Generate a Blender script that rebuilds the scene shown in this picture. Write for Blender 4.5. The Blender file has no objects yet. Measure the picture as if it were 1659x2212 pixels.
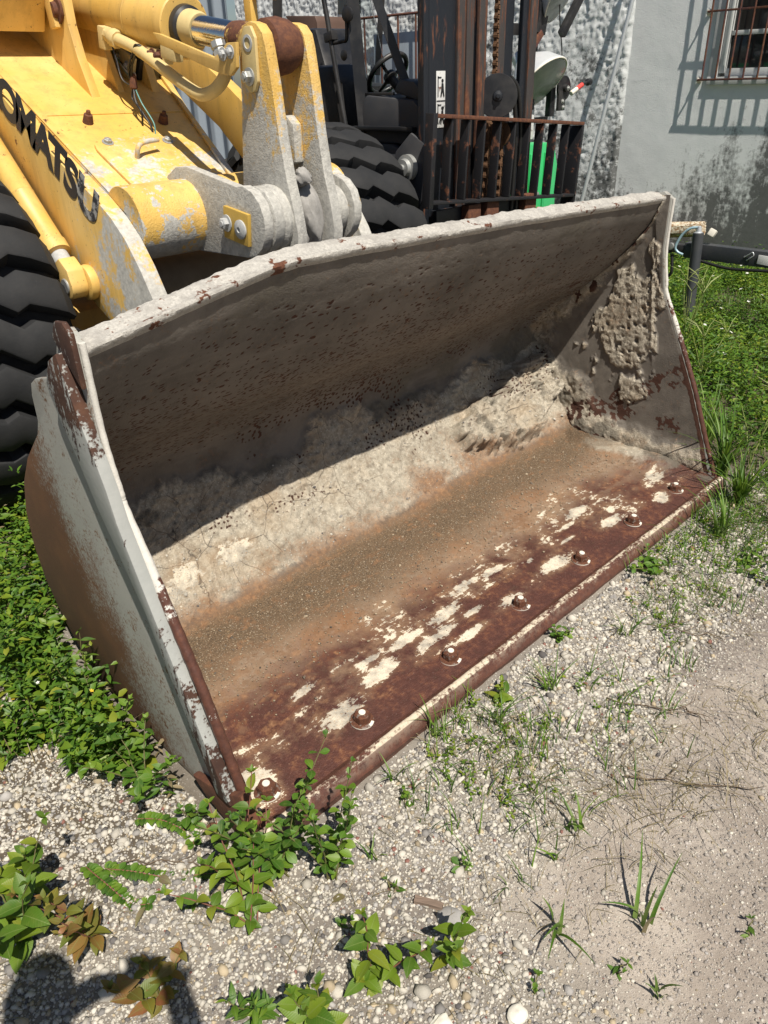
import bpy, bmesh, math, random
import numpy as np
from mathutils import Vector, Matrix, Quaternion

# ------------------------------------------------------------------ camera, world, sun, exposure
sc = bpy.context.scene
W = 2.6                                   # bucket width in metres; x along the cutting edge, y towards the loader, z up
CAM = (-.665, -1.10, 1.66)
YAW, PITCH, ROLL = math.radians(44.35), math.radians(29.5), math.radians(-1.75)
fw = Vector((math.sin(YAW)*math.cos(PITCH), math.cos(YAW)*math.cos(PITCH), -math.sin(PITCH)))
rt = Vector((math.cos(YAW), -math.sin(YAW), 0)); up = rt.cross(fw)
r2 = math.cos(ROLL)*rt + math.sin(ROLL)*up; u2 = -math.sin(ROLL)*rt + math.cos(ROLL)*up
cd = bpy.data.cameras.new('camera'); cam = bpy.data.objects.new('camera', cd)
sc.collection.objects.link(cam); sc.camera = cam
cam.matrix_world = Matrix(((r2.x, u2.x, -fw.x, CAM[0]), (r2.y, u2.y, -fw.y, CAM[1]), (r2.z, u2.z, -fw.z, CAM[2]), (0, 0, 0, 1)))
cd.sensor_fit = 'VERTICAL'; cd.sensor_height = 36; cd.lens = 1645/2212*36
cd.clip_start = .02; cd.clip_end = 2000

SUN = Vector((-.39, -1, 1.70)).normalized()                # towards the sun
world = bpy.data.worlds.new('World'); sc.world = world; world.use_nodes = True
wn = world.node_tree; sky = wn.nodes.new('ShaderNodeTexSky'); sky.sky_type = 'NISHITA'; sky.sun_disc = False
sky.sun_elevation = math.asin(SUN.z); sky.sun_rotation = math.atan2(SUN.x, SUN.y)
sky.air_density = 1; sky.dust_density = 1.0
wn.links.new(sky.outputs[0], wn.nodes['Background'].inputs[0]); wn.nodes['Background'].inputs[1].default_value = .05
sl = bpy.data.lights.new('sun', 'SUN'); sl.energy = 5.0; sl.angle = math.radians(.5); sl.color = (1, .93, .82)
so = bpy.data.objects.new('sun', sl); sc.collection.objects.link(so); so.location = SUN*20
so.rotation_euler = SUN.to_track_quat('Z', 'Y').to_euler()
sc.view_settings.view_transform = 'Standard'; sc.view_settings.look = 'None'
sc.view_settings.exposure = 0.34; sc.view_settings.gamma = 1
sc.render.engine = 'CYCLES'; sc.cycles.max_bounces = 6; sc.cycles.diffuse_bounces = 3; sc.cycles.glossy_bounces = 2; sc.cycles.transparent_max_bounces = 4; sc.cycles.caustics_reflective = False; sc.cycles.caustics_refractive = False

# ------------------------------------------------------------------ numpy noise
def _h(ix, iy, s):
    n = (ix.astype(np.int64)*374761393 + iy.astype(np.int64)*668265263 + s*974634777) & 0xffffffff
    n = ((n ^ (n >> 13))*1274126177) & 0xffffffff
    n = ((n ^ (n >> 16))*2246822519) & 0xffffffff
    return ((n ^ (n >> 15)) & 0xffffff)/float(0xffffff)
def vn(x, y, s=0):
    ix = np.floor(x); iy = np.floor(y); fx = x-ix; fy = y-iy
    fx = fx*fx*(3-2*fx); fy = fy*fy*(3-2*fy)
    a = _h(ix, iy, s); b = _h(ix+1, iy, s); c = _h(ix, iy+1, s); d = _h(ix+1, iy+1, s)
    return (a*(1-fx)+b*fx)*(1-fy)+(c*(1-fx)+d*fx)*fy
def fbm(x, y, o=4, s=0, g=.5):
    t = 0; a = 1; n = 0
    for i in range(o):
        t = t+a*vn(x*2**i+17.3*i, y*2**i-9.1*i, s+i); n += a; a *= g
    return t/n
def cells(x, y, s=0):
    """nearest jittered cell: distance and a random id"""
    ix = np.floor(x); iy = np.floor(y); best = np.full(x.shape, 9.); rid = np.zeros(x.shape)
    for dx in (-1, 0, 1):
        for dy in (-1, 0, 1):
            cx = ix+dx; cy = iy+dy
            px = cx+.15+.7*_h(cx, cy, s); py = cy+.15+.7*_h(cx, cy, s+7)
            d = np.hypot(px-x, py-y); m = d < best
            best = np.where(m, d, best); rid = np.where(m, _h(cx, cy, s+13), rid)
    return best, rid
def ss(a, b, x):
    t = np.clip((x-a)/(b-a), 0, 1); return t*t*(3-2*t)

# ------------------------------------------------------------------ materials
class NT:
    def __init__(s, name):
        s.m = bpy.data.materials.new(name); s.m.use_nodes = True; s.t = s.m.node_tree
        s.b = s.t.nodes['Principled BSDF']; s._p = None
    def n(s, ty, **k):
        o = s.t.nodes.new(ty)
        for a, v in k.items(): setattr(o, a, v)
        return o
    def l(s, a, b):
        if isinstance(a, bpy.types.NodeSocket): s.t.links.new(a, b)
        elif isinstance(a, (tuple, list)): b.default_value = (*a, 1) if (len(a) == 3 and len(b.default_value) == 4) else a
        else: b.default_value = a
        return b
    def pos(s):
        if s._p is None: s._p = s.n('ShaderNodeNewGeometry').outputs['Position']
        return s._p
    def obj(s): return s.n('ShaderNodeTexCoord').outputs['Object']
    def xyz(s, v=None):
        o = s.n('ShaderNodeSeparateXYZ'); s.l(v or s.pos(), o.inputs[0]); return o.outputs
    def scale(s, v, sx, sy, sz, rot=(0, 0, 0)):
        o = s.n('ShaderNodeMapping'); s.l(v, o.inputs[0]); o.inputs['Scale'].default_value = (sx, sy, sz); o.inputs['Rotation'].default_value = rot; return o.outputs[0]
    def noise(s, sc_, det=6, ro=.6, v=None, dist=0):
        o = s.n('ShaderNodeTexNoise'); s.l(v or s.pos(), o.inputs['Vector']); o.inputs['Scale'].default_value = sc_
        o.inputs['Detail'].default_value = min(det, 4); o.inputs['Roughness'].default_value = ro; o.inputs['Distortion'].default_value = dist
        return o.outputs[0]
    def voro(s, sc_, v=None, out='Distance', feat='F1'):
        o = s.n('ShaderNodeTexVoronoi', feature=feat); s.l(v or s.pos(), o.inputs['Vector']); o.inputs['Scale'].default_value = sc_
        return o.outputs[out]
    def ramp(s, f, *st):
        o = s.n('ShaderNodeValToRGB'); s.l(f, o.inputs[0]); e = o.color_ramp.elements
        for i, (p, c) in enumerate(st):
            q = e[i] if i < 2 else e.new(p)
            q.position = p; q.color = (c, c, c, 1) if not isinstance(c, (tuple, list)) else (*c, 1)
        return o.outputs[0]
    def mth(s, op, a, b=0., c=None, clamp=False):
        o = s.n('ShaderNodeMath', operation=op, use_clamp=clamp); s.l(a, o.inputs[0]); s.l(b, o.inputs[1])
        if c is not None: s.l(c, o.inputs[2])
        return o.outputs[0]
    def add(s, *a):
        r = a[0]
        for q in a[1:]: r = s.mth('ADD', r, q)
        return r
    def mul(s, a, b): return s.mth('MULTIPLY', a, b)
    def mix(s, f, a, b, mode='MIX'):
        o = s.n('ShaderNodeMix', data_type='RGBA', blend_type=mode); s.l(f, o.inputs[0]); s.l(a, o.inputs[6]); s.l(b, o.inputs[7]); return o.outputs[2]
    def attr(s, name):
        o = s.n('ShaderNodeAttribute', attribute_name=name); return o.outputs['Color'], o.outputs['Alpha'], o.outputs['Fac']
    def rgb(s, c):
        o = s.n('ShaderNodeSeparateColor'); s.l(c, o.inputs[0]); return o.outputs
    def rnd(s): return s.n('ShaderNodeObjectInfo').outputs['Random']
    def bump(s, h, st=.3, d=.01, nrm=None):
        o = s.n('ShaderNodeBump'); s.l(h, o.inputs['Height']); o.inputs['Strength'].default_value = st; o.inputs['Distance'].default_value = d
        if nrm: s.l(nrm, o.inputs['Normal'])
        return o.outputs[0]
    def out(s, col, ro=.7, me=0., nrm=None, **k):
        s.l(col, s.b.inputs['Base Color']); s.l(ro, s.b.inputs['Roughness']); s.l(me, s.b.inputs['Metallic'])
        if nrm: s.l(nrm, s.b.inputs['Normal'])
        for a, v in k.items(): s.l(v, s.b.inputs[a.replace('_', ' ')])
        return s.m

RUST = ((.0, (.045, .018, .012)), (.45, (.10, .038, .022)), (.75, (.19, .075, .032)), (1, (.30, .13, .055)))
def plain(name, c, ro=.6, me=0., var=.25, sc_=30):
    m = NT(name); f = m.noise(sc_, 5); c2 = tuple(q*(1-var) for q in c)
    g = m.noise(sc_*4, 3)
    return m.out(m.mix(f, c2, tuple(min(1, q*(1+var)) for q in c)), ro, me, m.bump(g, .12, .004))
def rusty(name, c, cover, ro=.55, me=0., sc_=14, stretch=None):
    """paint worn through to rust; cover 0..1 is how much rust shows"""
    m = NT(name); v = m.scale(m.pos(), *stretch) if stretch else m.pos()
    k = m.noise(sc_, 9, .68, v); f = m.ramp(k, (max(0, .62-cover*.6), 0), (max(.02, .70-cover*.6), 1))
    rc = m.ramp(m.noise(sc_*3.3, 6, .7), *RUST); pc = m.mix(m.noise(9, 4), tuple(q*.75 for q in c), c)
    fine = m.noise(sc_*12, 3)
    return m.out(m.mix(f, pc, rc), m.mix(f, (ro,)*3, (.85,)*3), me, m.bump(m.add(fine, m.mul(f, .8)), .25, .004))

def yellow(name, a, b, c, thr=.5, soft=.06, rust=.10, bumpy=False):
    """loader yellow; cement dust and overspray grow with a*y + b*z + c (world), broken up by noise"""
    m = NT(name); x, y, z = m.xyz()
    nz = m.noise(7, 10, .72); n2 = m.noise(55, 5, .7)
    g = m.add(m.mul(y, a), m.mul(z, b), c, m.mul(m.mth('SUBTRACT', nz, .5), 2.4), m.mul(m.mth('SUBTRACT', n2, .5), 1.1), m.mul(m.mth('SUBTRACT', m.noise(7, 4, .7, m.scale(m.pos(), 2, 2, .35)), .5), 1.2))
    g = m.ramp(g, (thr-soft, 0), (thr+soft, 1))
    col = m.mix(m.noise(5, 5), (.60, .36, .065), (.75, .49, .14))
    col = m.mix(m.ramp(m.noise(2.3, 4), (.4, 0), (.7, .5)), col, (.82, .62, .30))     # bleached
    st = m.noise(6, 6, .7, m.scale(m.pos(), 3, 3, .4))
    col = m.mix(m.ramp(st, (.48, 0), (.70, .5)), col, (.40, .26, .09)); col = m.mix(m.ramp(m.noise(90, 3, .7), (.66, 0), (.70, .8)), col, (.16, .085, .03))                 # grime streaks
    rs = m.ramp(m.add(m.mul(m.noise(26, 8, .72), .6), m.mul(m.noise(3.1, 3), .4)), (.695-rust*.6, 0), (.72-rust*.6, 1))
    cem = m.mix(m.ramp(n2, (.3, 0), (.7, 1)), (.27, .265, .25), (.54, .53, .49))
    cem = m.mix(m.ramp(m.noise(4, 5), (.42, 0), (.72, .5)), cem, (.60, .58, .52))
    rc = m.ramp(m.noise(50, 5), *RUST)
    col = m.mix(rs, m.mix(g, col, cem), rc)
    bm = m.add(m.mul(n2, .5), m.mul(m.noise(160, 3), .45))
    return m.out(col, m.mix(g, (.48,)*3, (.9,)*3), 0, m.bump(bm, .65 if bumpy else .07, .008))

def interior_mat(name='bucket_interior'):
    m = NT(name); c1, a1, _ = m.attr('mk'); c2, a2, _ = m.attr('mk2'); r0, g0, b0 = m.rgb(c1)[:3]; fl0, or0, mi0 = m.rgb(c2)[:3]
    n0 = m.noise(3.2, 4, .6); n1 = m.noise(11, 4, .65); n2 = m.noise(48, 4, .7); n3 = m.noise(190, 3, .65)
    sx = m.noise(30, 4, .7, m.scale(m.pos(), .45, 1.5, 1.2))
    br = m.add(m.mul(m.mth('SUBTRACT', n1, .5), .6), m.mul(m.mth('SUBTRACT', n2, .5), .9), m.mul(m.mth('SUBTRACT', n3, .5), .5))
    def brk(f, k=1., lo=.42, hi=.56): return m.ramp(m.add(f, m.mul(br, k)), (lo, 0), (hi, 1))
    r = brk(r0, 1.1, .15, .85); g = brk(g0, .9, .25, .7); b = brk(b0, 1.2, .10, .80)
    fl = m.mul(m.ramp(m.add(m.mul(fl0, .88), m.mul(m.mth('SUBTRACT', sx, .5), 1.7), m.mul(m.mth('SUBTRACT', n1, .5), 1.4), m.mul(m.mth('SUBTRACT', n2, .5), 1.1), m.mul(m.mth('SUBTRACT', n3, .5), .5)), (.50, 0), (.58, 1)), m.ramp(fl0, (.03, 0), (.2, 1))); orr = m.mul(brk(or0, 1.3, .15, .95), .85); mil = m.mul(brk(mi0, .9, .35, .65), .85)
    col = m.mix(m.ramp(n0, (.35, 0), (.65, 1)), (.118, .105, .090), (.185, .165, .143))
    col = m.mix(m.ramp(n1, (.50, 0), (.70, .6)), col, (.080, .071, .062)); col = m.mix(m.ramp(n2, (.55, 0), (.75, .4)), col, (.24, .215, .187)); col = m.mix(m.mul(m.ramp(m.noise(6, 4, .7, m.scale(m.pos(), .25, 1.6, 1.6)), (.5, 0), (.68, .6)), 1.), col, (.23, .205, .175))
    fb = m.mix(m.ramp(n1, (.3, 0), (.7, 1)), (.15, .088, .050), (.275, .19, .125)); fb = m.mix(m.ramp(n2, (.46, 0), (.66, .8)), fb, (.30, .235, .175)); fb = m.mix(m.ramp(n0, (.44, 0), (.62, .7)), fb, (.24, .115, .05)); fb = m.mix(m.ramp(n3, (.58, 0), (.72, .6)), fb, (.10, .055, .034))
    col = m.mix(a2, col, fb)
    cm = m.mix(m.ramp(n2, (.3, 0), (.7, 1)), (.27, .237, .185), (.60, .545, .445)); cm = m.mix(m.ramp(m.voro(85), (.10, .9), (.25, 0)), cm, (.68, .63, .54))
    cm = m.mix(m.ramp(n1, (.48, 0), (.68, .75)), cm, (.26, .215, .16)); cm = m.mix(m.ramp(n3, (.60, 0), (.72, .6)), cm, (.15, .12, .09)); cm = m.mix(m.ramp(n0, (.52, 0), (.70, .45)), cm, (.42, .30, .18))
    cr = m.ramp(m.voro(6.5, m.mix(.12, m.pos(), m.n('ShaderNodeTexNoise').outputs[1]), 'Distance', 'DISTANCE_TO_EDGE'), (.0, 1), (.010, 0)); cm = m.mix(m.mul(cr, m.ramp(n0, (.46, 0), (.56, .9))), cm, (.06, .05, .04))
    col = m.mix(g, col, cm)
    dt = m.mix(m.ramp(n3, (.3, 0), (.7, 1)), (.042, .028, .018), (.245, .165, .095)); dt = m.mix(m.ramp(n1, (.46, 0), (.66, .55)), dt, (.17, .11, .065)); dt = m.mix(m.ramp(m.voro(130), (.13, 1), (.24, 0)), dt, (.42, .35, .26))
    col = m.mix(b, col, dt)
    ru = m.ramp(m.add(m.mul(n1, .5), m.mul(n2, .5)), (.34, (.050, .020, .016)), (.50, (.088, .035, .026)), (.64, (.16, .064, .034)))
    ru = m.mix(m.ramp(n3, (.63, 0), (.74, .55)), ru, (.27, .20, .175))
    col = m.mix(r, col, ru)
    col = m.mix(orr, col, m.mix(m.ramp(n2, (.3, 0), (.7, 1)), (.15, .062, .026), (.36, .20, .10)))
    col = m.mix(mil, col, m.mix(n2, (.07, .064, .052), (.20, .178, .14)))
    wp = m.mix(m.ramp(n1, (.40, 0), (.60, 1)), (.30, .275, .235), (.68, .61, .49)); wp = m.mix(m.ramp(n3, (.58, 0), (.68, .8)), wp, (.42, .24, .10)); halo = m.mul(m.ramp(fl0, (.05, 0), (.5, .6)), m.ramp(n1, (.4, 0), (.6, 1)))
    col = m.mix(halo, col, (.30, .20, .12)); col = m.mix(fl, col, wp)
    col = m.mix(brk(a1, .30, .28, .42), col, m.mix(n2, (.028, .014, .010), (.10, .038, .022)))
    h = m.add(m.mul(n3, m.add(.30, m.mul(g0, .8), m.mul(b0, 1.0))), m.mul(n2, m.add(.25, m.mul(g0, 1.2))))
    ro = m.mix(r, (.92,)*3, m.mix(n2, (.40,)*3, (.62,)*3))
    return m.out(col, ro, 0, m.bump(h, 1.0, .007))

M = {}
def build_mats():
    M['interior'] = interior_mat()
    M['arm'] = yellow('yellow_arm_paint', -1.7, -.2, 3.80, .55, .14)
    M['deck'] = yellow('yellow_deck_paint', -1.3, -.1, 3.16, .62, .16)
    M['crank'] = yellow('yellow_crank_paint', 0, -1.9, 3.50, .5, .14, .05, True)
    M['crank_edge'] = yellow('yellow_tube_paint', 0, -1.6, 2.42, .5, .05, .14, True)
    M['yellow'] = yellow('yellow_frame_paint', 0, 0, -.35, .5, .06, .12)
    M['rod_eye'] = rusty('rusted_rod_eye', (.62, .36, .07), .58, sc_=12)
    M['grey_plate'] = grey_plate()
    M['grey_back'] = rusty('bucket_back_paint', (.36, .36, .34), .22)
    M['cement'] = cement()
    M['edge_rust'] = edge_mat(); M['edge_bar'] = bar_mat()
    M['rust'] = rusty('brown_rust', (.12, .05, .03), .9)
    M['mast'] = rusty('mast_steel', (.011, .014, .02), .05, .5, sc_=7, stretch=(3, 3, .5))
    M['mast_edge'] = rusty('mast_worn_edge', (.055, .048, .046), .20, .5, sc_=6, stretch=(4, 4, .35))
    M['guard'] = rusty('backrest_steel', (.014, .014, .017), .07, .55, sc_=12)
    M['chain'] = plain('rusty_chain', (.16, .085, .045), .75, .2, .5, 60)
    M['black'] = black('black_paint', (.012, .013, .016), .38)
    M['black2'] = black('charcoal_panel', (.045, .048, .056), .5)
    M['rubber'] = rubber()
    M['chrome'] = plain('chrome_rod', (.75, .74, .72), .12, 1., .05)
    M['steel'] = plain('dull_steel', (.42, .43, .42), .5, .6, .25, 80)
    M['cem_steel'] = plain('cement_coated_steel', (.42, .43, .43), .9, 0, .3, 90)
    M['white_paint'] = plain('worn_white_paint', (.70, .67, .58), .7, 0, .15, 120)
    M['letter'] = rusty('dark_letter_paint', (.028, .032, .042), .02)
    M['letter_worn'] = worn_letter()
    M['green'] = plain('green_enamel', (.05, .50, .17), .35, 0, .12, 4)
    M['lampglass'] = plain('dusty_lamp_lens', (.30, .33, .30), .25, 0, .35, 14)
    M['lampshell'] = plain('lamp_shell', (.66, .69, .71), .35, .3, .08)
    M['galv'] = plain('galvanised_tube', (.55, .58, .60), .4, .5, .12, 30)
    M['wire'] = plain('black_wire', (.012, .012, .012), .5)
    M['wirew'] = plain('pale_wire', (.55, .55, .50), .5)
    M['wiret'] = plain('teal_wire', (.10, .28, .26), .5)
    M['red'] = plain('red_grip', (.62, .07, .06), .4)
    M['amber'] = plain('amber_lens', (.75, .30, .02), .3)
    M['wood'] = wood()
    M['brown_cab'] = plain('brown_metal', (.10, .058, .042), .55, 0, .2, 8)
    M['bars'] = rusty('red_brown_bars', (.11, .045, .04), .3)
    M['whiteframe'] = plain('white_window_frame', (.55, .57, .57), .6, 0, .1, 20)
    M['glass'] = glass(); M['cabglass'] = cabglass()
    M['pvc'] = plain('old_pvc', (.66, .63, .55), .6, 0, .15, 20)
    M['flaky'] = flaky()
    M['jack'] = black('jack_tube', (.045, .05, .058), .45)
    M['corr'] = plain('blue_grey_sheet', (.36, .42, .48), .5, .1, .08)
def black(name, c, ro):
    m = NT(name); d = m.ramp(m.noise(5, 7, .65), (.40, 0), (.8, .35)); f = m.noise(70, 4)
    return m.out(m.mix(d, c, (.13, .12, .11)), m.mix(d, (ro,)*3, (.8,)*3), 0, m.bump(f, .06, .003))
def grey_plate():
    m = NT('grey_side_plate_paint'); x, y, z = m.xyz()
    n1 = m.noise(5, 9, .7); n2 = m.noise(120, 5, .75); n3 = m.noise(16, 8, .7)
    k = m.add(m.mul(y, 1.55), m.mul(z, -.85), -.36, m.mul(m.mth('SUBTRACT', n1, .5), .9), m.mul(m.mth('SUBTRACT', n2, .5), 1.1))
    f = m.ramp(k, (.12, 0), (.46, 1))
    top = m.ramp(m.add(m.mul(z, 1.), m.mul(n2, .5), m.mul(n3, .5)), (.0, 0), (1, 0))
    rub = m.ramp(m.add(m.mul(n3, .6), m.mul(n2, .5)), (.60, 0), (.68, 1))
    pc = m.mix(m.noise(8, 6), (.285, .285, .262), (.40, .395, .36))
    rc = m.mix(n2, m.ramp(m.noise(9, 6), *RUST), (.17, .085, .035))
    col = m.mix(rub, m.mix(f, pc, rc), rc)
    return m.out(col, m.mix(f, (.5,)*3, (.8,)*3), 0, m.bump(m.noise(90, 4), .22, .003))
def cement():
    m = NT('caked_cement'); n1 = m.noise(16, 8, .7); n2 = m.noise(120, 5, .7)
    c = m.mix(m.ramp(n2, (.3, 0), (.7, 1)), (.32, .305, .28), (.54, .52, .475)); c = m.mix(m.ramp(n1, (.35, .8), (.55, 0)), c, (.30, .285, .262))
    rs = m.ramp(m.noise(11, 9, .72), (.60, 0), (.63, 1)); c = m.mix(rs, c, m.ramp(n2, *RUST))
    return m.out(c, .95, 0, m.bump(m.add(n2, m.noise(40, 5)), .7, .006))
def edge_mat():
    m = NT('worn_cutting_edge'); x, y, z = m.xyz(); k = m.attr('mk')[0]; w = m.rgb(k)[0]
    n2 = m.noise(70, 6, .75); n1 = m.noise(9, 8, .7, m.scale(m.pos(), .5, 2, 2))
    f = m.mul(w, m.ramp(m.add(m.mul(n2, .55), m.mul(n1, .55)), (.50, 0), (.60, 1)))
    ru = m.ramp(m.noise(40, 6, .7), (.25, (.05, .022, .017)), (.6, (.105, .042, .028)), (.85, (.2, .085, .04)))
    return m.out(m.mix(f, ru, m.mix(n2, (.45, .36, .24), (.72, .66, .54))), m.mix(f, (.5,)*3, (.85,)*3), 0, m.bump(m.add(m.noise(200, 3), f), .35, .003))
def bar_mat():
    m = NT('wearing_edge_paint'); w = m.rgb(m.attr('mk')[0])[0]; n2 = m.noise(70, 4, .75); n1 = m.noise(9, 4, .7)
    f = m.ramp(m.add(w, m.mul(m.mth('SUBTRACT', n2, .5), 1.2), m.mul(m.mth('SUBTRACT', n1, .5), 1.8)), (.44, 0), (.56, 1)); ru = m.ramp(m.noise(40, 4, .7), (.25, (.05, .022, .017)), (.6, (.105, .042, .028)), (.85, (.2, .085, .04)))
    return m.out(m.mix(f, ru, m.mix(n2, (.46, .44, .40), (.70, .68, .63))), m.mix(f, (.42,)*3, (.85,)*3), 0, m.bump(m.add(m.noise(200, 3), f), .3, .003))
def rubber():
    m = NT('dusty_tyre_rubber'); d = m.ramp(m.noise(6, 8, .7), (.35, 0), (.85, .6)); f = m.noise(60, 6, .7)
    c = m.mix(d, (.010, .011, .013), (.036, .035, .034)); sp = m.ramp(m.noise(35, 7, .75), (.69, 0), (.75, .5))
    return m.out(m.mix(sp, c, (.13, .13, .125)), .78, 0, m.bump(f, .25, .004))
def worn_letter():
    m = NT('scuffed_letter_paint'); n = m.noise(28, 9, .75)
    return m.out(m.mix(m.ramp(n, (.46, 0), (.56, 1)), (.03, .034, .044), (.42, .42, .40)), .7)
def wood():
    m = NT('weathered_wood'); n = m.noise(60, 6, .6, m.scale(m.obj(), 1, .08, 1))
    return m.out(m.mix(n, (.11, .075, .055), (.27, .20, .155)), .9, 0, m.bump(n, .6, .003))
def flaky():
    m = NT('flaking_foam'); n = m.noise(40, 7, .75)
    return m.out(m.mix(m.ramp(n, (.42, 0), (.58, 1)), (.28, .16, .07), (.68, .62, .50)), .9, 0, m.bump(n, .8, .01))
def glass():
    m = NT('dark_window_glass'); return m.out(m.mix(m.noise(3, 5), (.012, .014, .016), (.03, .032, .034)), .06, 0, None, Specular_IOR_Level=.5)
def cabglass():
    m = NT('dusty_cab_glass'); m.b.inputs['Transmission Weight'].default_value = 1; m.b.inputs['IOR'].default_value = 1.02
    return m.out((.75, .80, .80), .02)
build_mats()

# ------------------------------------------------------------------ object helpers
COL = sc.collection; BASE = {}
def reg(o, parent=None, label=None, cat=None, group=None, kind=None):
    COL.objects.link(o)
    if parent is not None: o.parent = parent
    if label: o['label'] = label
    if cat: o['category'] = cat
    if group: o['group'] = group
    if kind: o['kind'] = kind
    return o
def thing(name, base, label, cat, group=None):
    o = bpy.data.objects.new(name, None); o.location = base; o.empty_display_size = .1
    reg(o, None, label, cat, group); BASE[o.name] = Vector(base); return o
def base_of(p):
    while p.parent is not None: p = p.parent
    return BASE.get(p.name, Vector((0, 0, 0)))
def finish(name, me, mats, parent, smooth=None, **k):
    for q in (mats if isinstance(mats, (list, tuple)) else [mats]): me.materials.append(M[q] if isinstance(q, str) else q)
    o = bpy.data.objects.new(name, me)
    if parent is not None and len(me.vertices):
        b = base_of(parent)
        if b.length > 0: me.transform(Matrix.Translation(-b))
    if smooth is not None:
        me.shade_smooth() if hasattr(me, 'shade_smooth') else None
        if smooth < 180: me.set_sharp_from_angle(angle=math.radians(smooth))
    return reg(o, parent, **k)
def from_bm(name, bm, mats, parent=None, smooth=35, **k):
    bmesh.ops.recalc_face_normals(bm, faces=bm.faces)
    me = bpy.data.meshes.new(name); bm.to_mesh(me); bm.free(); return finish(name, me, mats, parent, smooth, **k)
def np_mesh(name, v, f, mats, parent=None, smooth=180, attrs=None, mi=None, **k):
    """f: (n,3) or (n,4) int array; attrs: {name: (nverts,4)}"""
    me = bpy.data.meshes.new(name); v = np.asarray(v, np.float32); f = np.asarray(f, np.int32); c = f.shape[1]
    me.vertices.add(len(v)); me.vertices.foreach_set('co', v.ravel())
    me.loops.add(f.size); me.loops.foreach_set('vertex_index', f.ravel())
    me.polygons.add(len(f)); me.polygons.foreach_set('loop_start', np.arange(0, f.size, c, dtype=np.int32))
    if mi is not None: me.polygons.foreach_set('material_index', np.asarray(mi, np.int32))
    me.update(calc_edges=True)
    for n_, a in (attrs or {}).items():
        at = me.color_attributes.new(n_, 'FLOAT_COLOR', 'POINT'); at.data.foreach_set('color', np.asarray(a, np.float32).ravel())
    return finish(name, me, mats, parent, smooth, **k)
def gridf(nu, nv, o=0, flip=False):
    i = np.arange(nu-1)[:, None]; j = np.arange(nv-1)[None, :]; a = (i*nv+j).ravel()+o
    q = np.stack([a, a+nv, a+nv+1, a+1], 1); return q[:, ::-1] if flip else q
def bevel(bm, w, seg=2, ang=28):
    e = [q for q in bm.edges if len(q.link_faces) == 2 and q.calc_face_angle(0) > math.radians(ang)]
    if w > 0 and e: bmesh.ops.bevel(bm, geom=e, offset=w, segments=seg, affect='EDGES', profile=.6, clamp_overlap=True)
def b_prism(bm, pts, ax, a, b):
    """extrude a 2D outline; ax 0: (y,z) along x, 1: (x,z) along y, 2: (x,y) along z"""
    def P(p, t): return ((t, p[0], p[1]), (p[0], t, p[1]), (p[0], p[1], t))[ax]
    lo = [bm.verts.new(P(p, a)) for p in pts]; hi = [bm.verts.new(P(p, b)) for p in pts]; n = len(pts)
    bm.faces.new(lo); bm.faces.new(hi[::-1])
    for i in range(n): bm.faces.new((lo[i], hi[i], hi[(i+1) % n], lo[(i+1) % n]))
def prism(name, pts, ax, a, b, mat, parent, bev=.004, seg=2, ang=28, **k):
    bm = bmesh.new(); b_prism(bm, pts, ax, a, b); bmesh.ops.recalc_face_normals(bm, faces=bm.faces); bevel(bm, bev, seg, ang); return from_bm(name, bm, mat, parent, **k)
def box(name, x0, x1, y0, y1, z0, z1, mat, parent, bev=.004, **k):
    return prism(name, [(x0, y0), (x1, y0), (x1, y1), (x0, y1)], 2, z0, z1, mat, parent, bev, **k)
def obox(name, c, s, rot, mat, parent, bev=.003, **k):
    """box of size s at c turned by the euler rot"""
    bm = bmesh.new(); bmesh.ops.create_cube(bm, size=1); bmesh.ops.scale(bm, vec=s, verts=bm.verts); bevel(bm, bev)
    bmesh.ops.transform(bm, matrix=Matrix.Translation(c) @ Matrix.Rotation(rot[2], 4, 'Z') @ Matrix.Rotation(rot[1], 4, 'Y') @ Matrix.Rotation(rot[0], 4, 'X'), verts=bm.verts)
    return from_bm(name, bm, mat, parent, **k)
def frame_of(d):
    d = Vector(d).normalized(); a = Vector((0, 0, 1)) if abs(d.z) < .9 else Vector((1, 0, 0)); u = a.cross(d).normalized(); return u, d.cross(u)
def b_lathe(bm, p0, d, prof, n=24):
    """prof: (t along d, radius); open ends are capped"""
    p0 = Vector(p0); d = Vector(d).normalized(); u, v = frame_of(d); rings = []
    for t, r in prof: rings.append([bm.verts.new(p0+d*t+(u*math.cos(2*math.pi*i/n)+v*math.sin(2*math.pi*i/n))*max(r, 1e-4)) for i in range(n)])
    for a, b in zip(rings, rings[1:]):
        for i in range(n): bm.faces.new((a[i], a[(i+1) % n], b[(i+1) % n], b[i]))
    bm.faces.new(rings[0]); bm.faces.new(rings[-1])
def lathe(name, p0, d, prof, mat, parent, n=24, **k):
    bm = bmesh.new(); b_lathe(bm, p0, d, prof, n); return from_bm(name, bm, mat, parent, **k)
def rod(name, a, b, r, mat, parent, n=16, bv=None, **k):
    a, b = Vector(a), Vector(b); L = (b-a).length; e = min(r*.25, .004) if bv is None else bv
    return lathe(name, a, b-a, [(0, r-e), (e, r), (L-e, r), (L, r-e)], mat, parent, n, **k)
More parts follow.
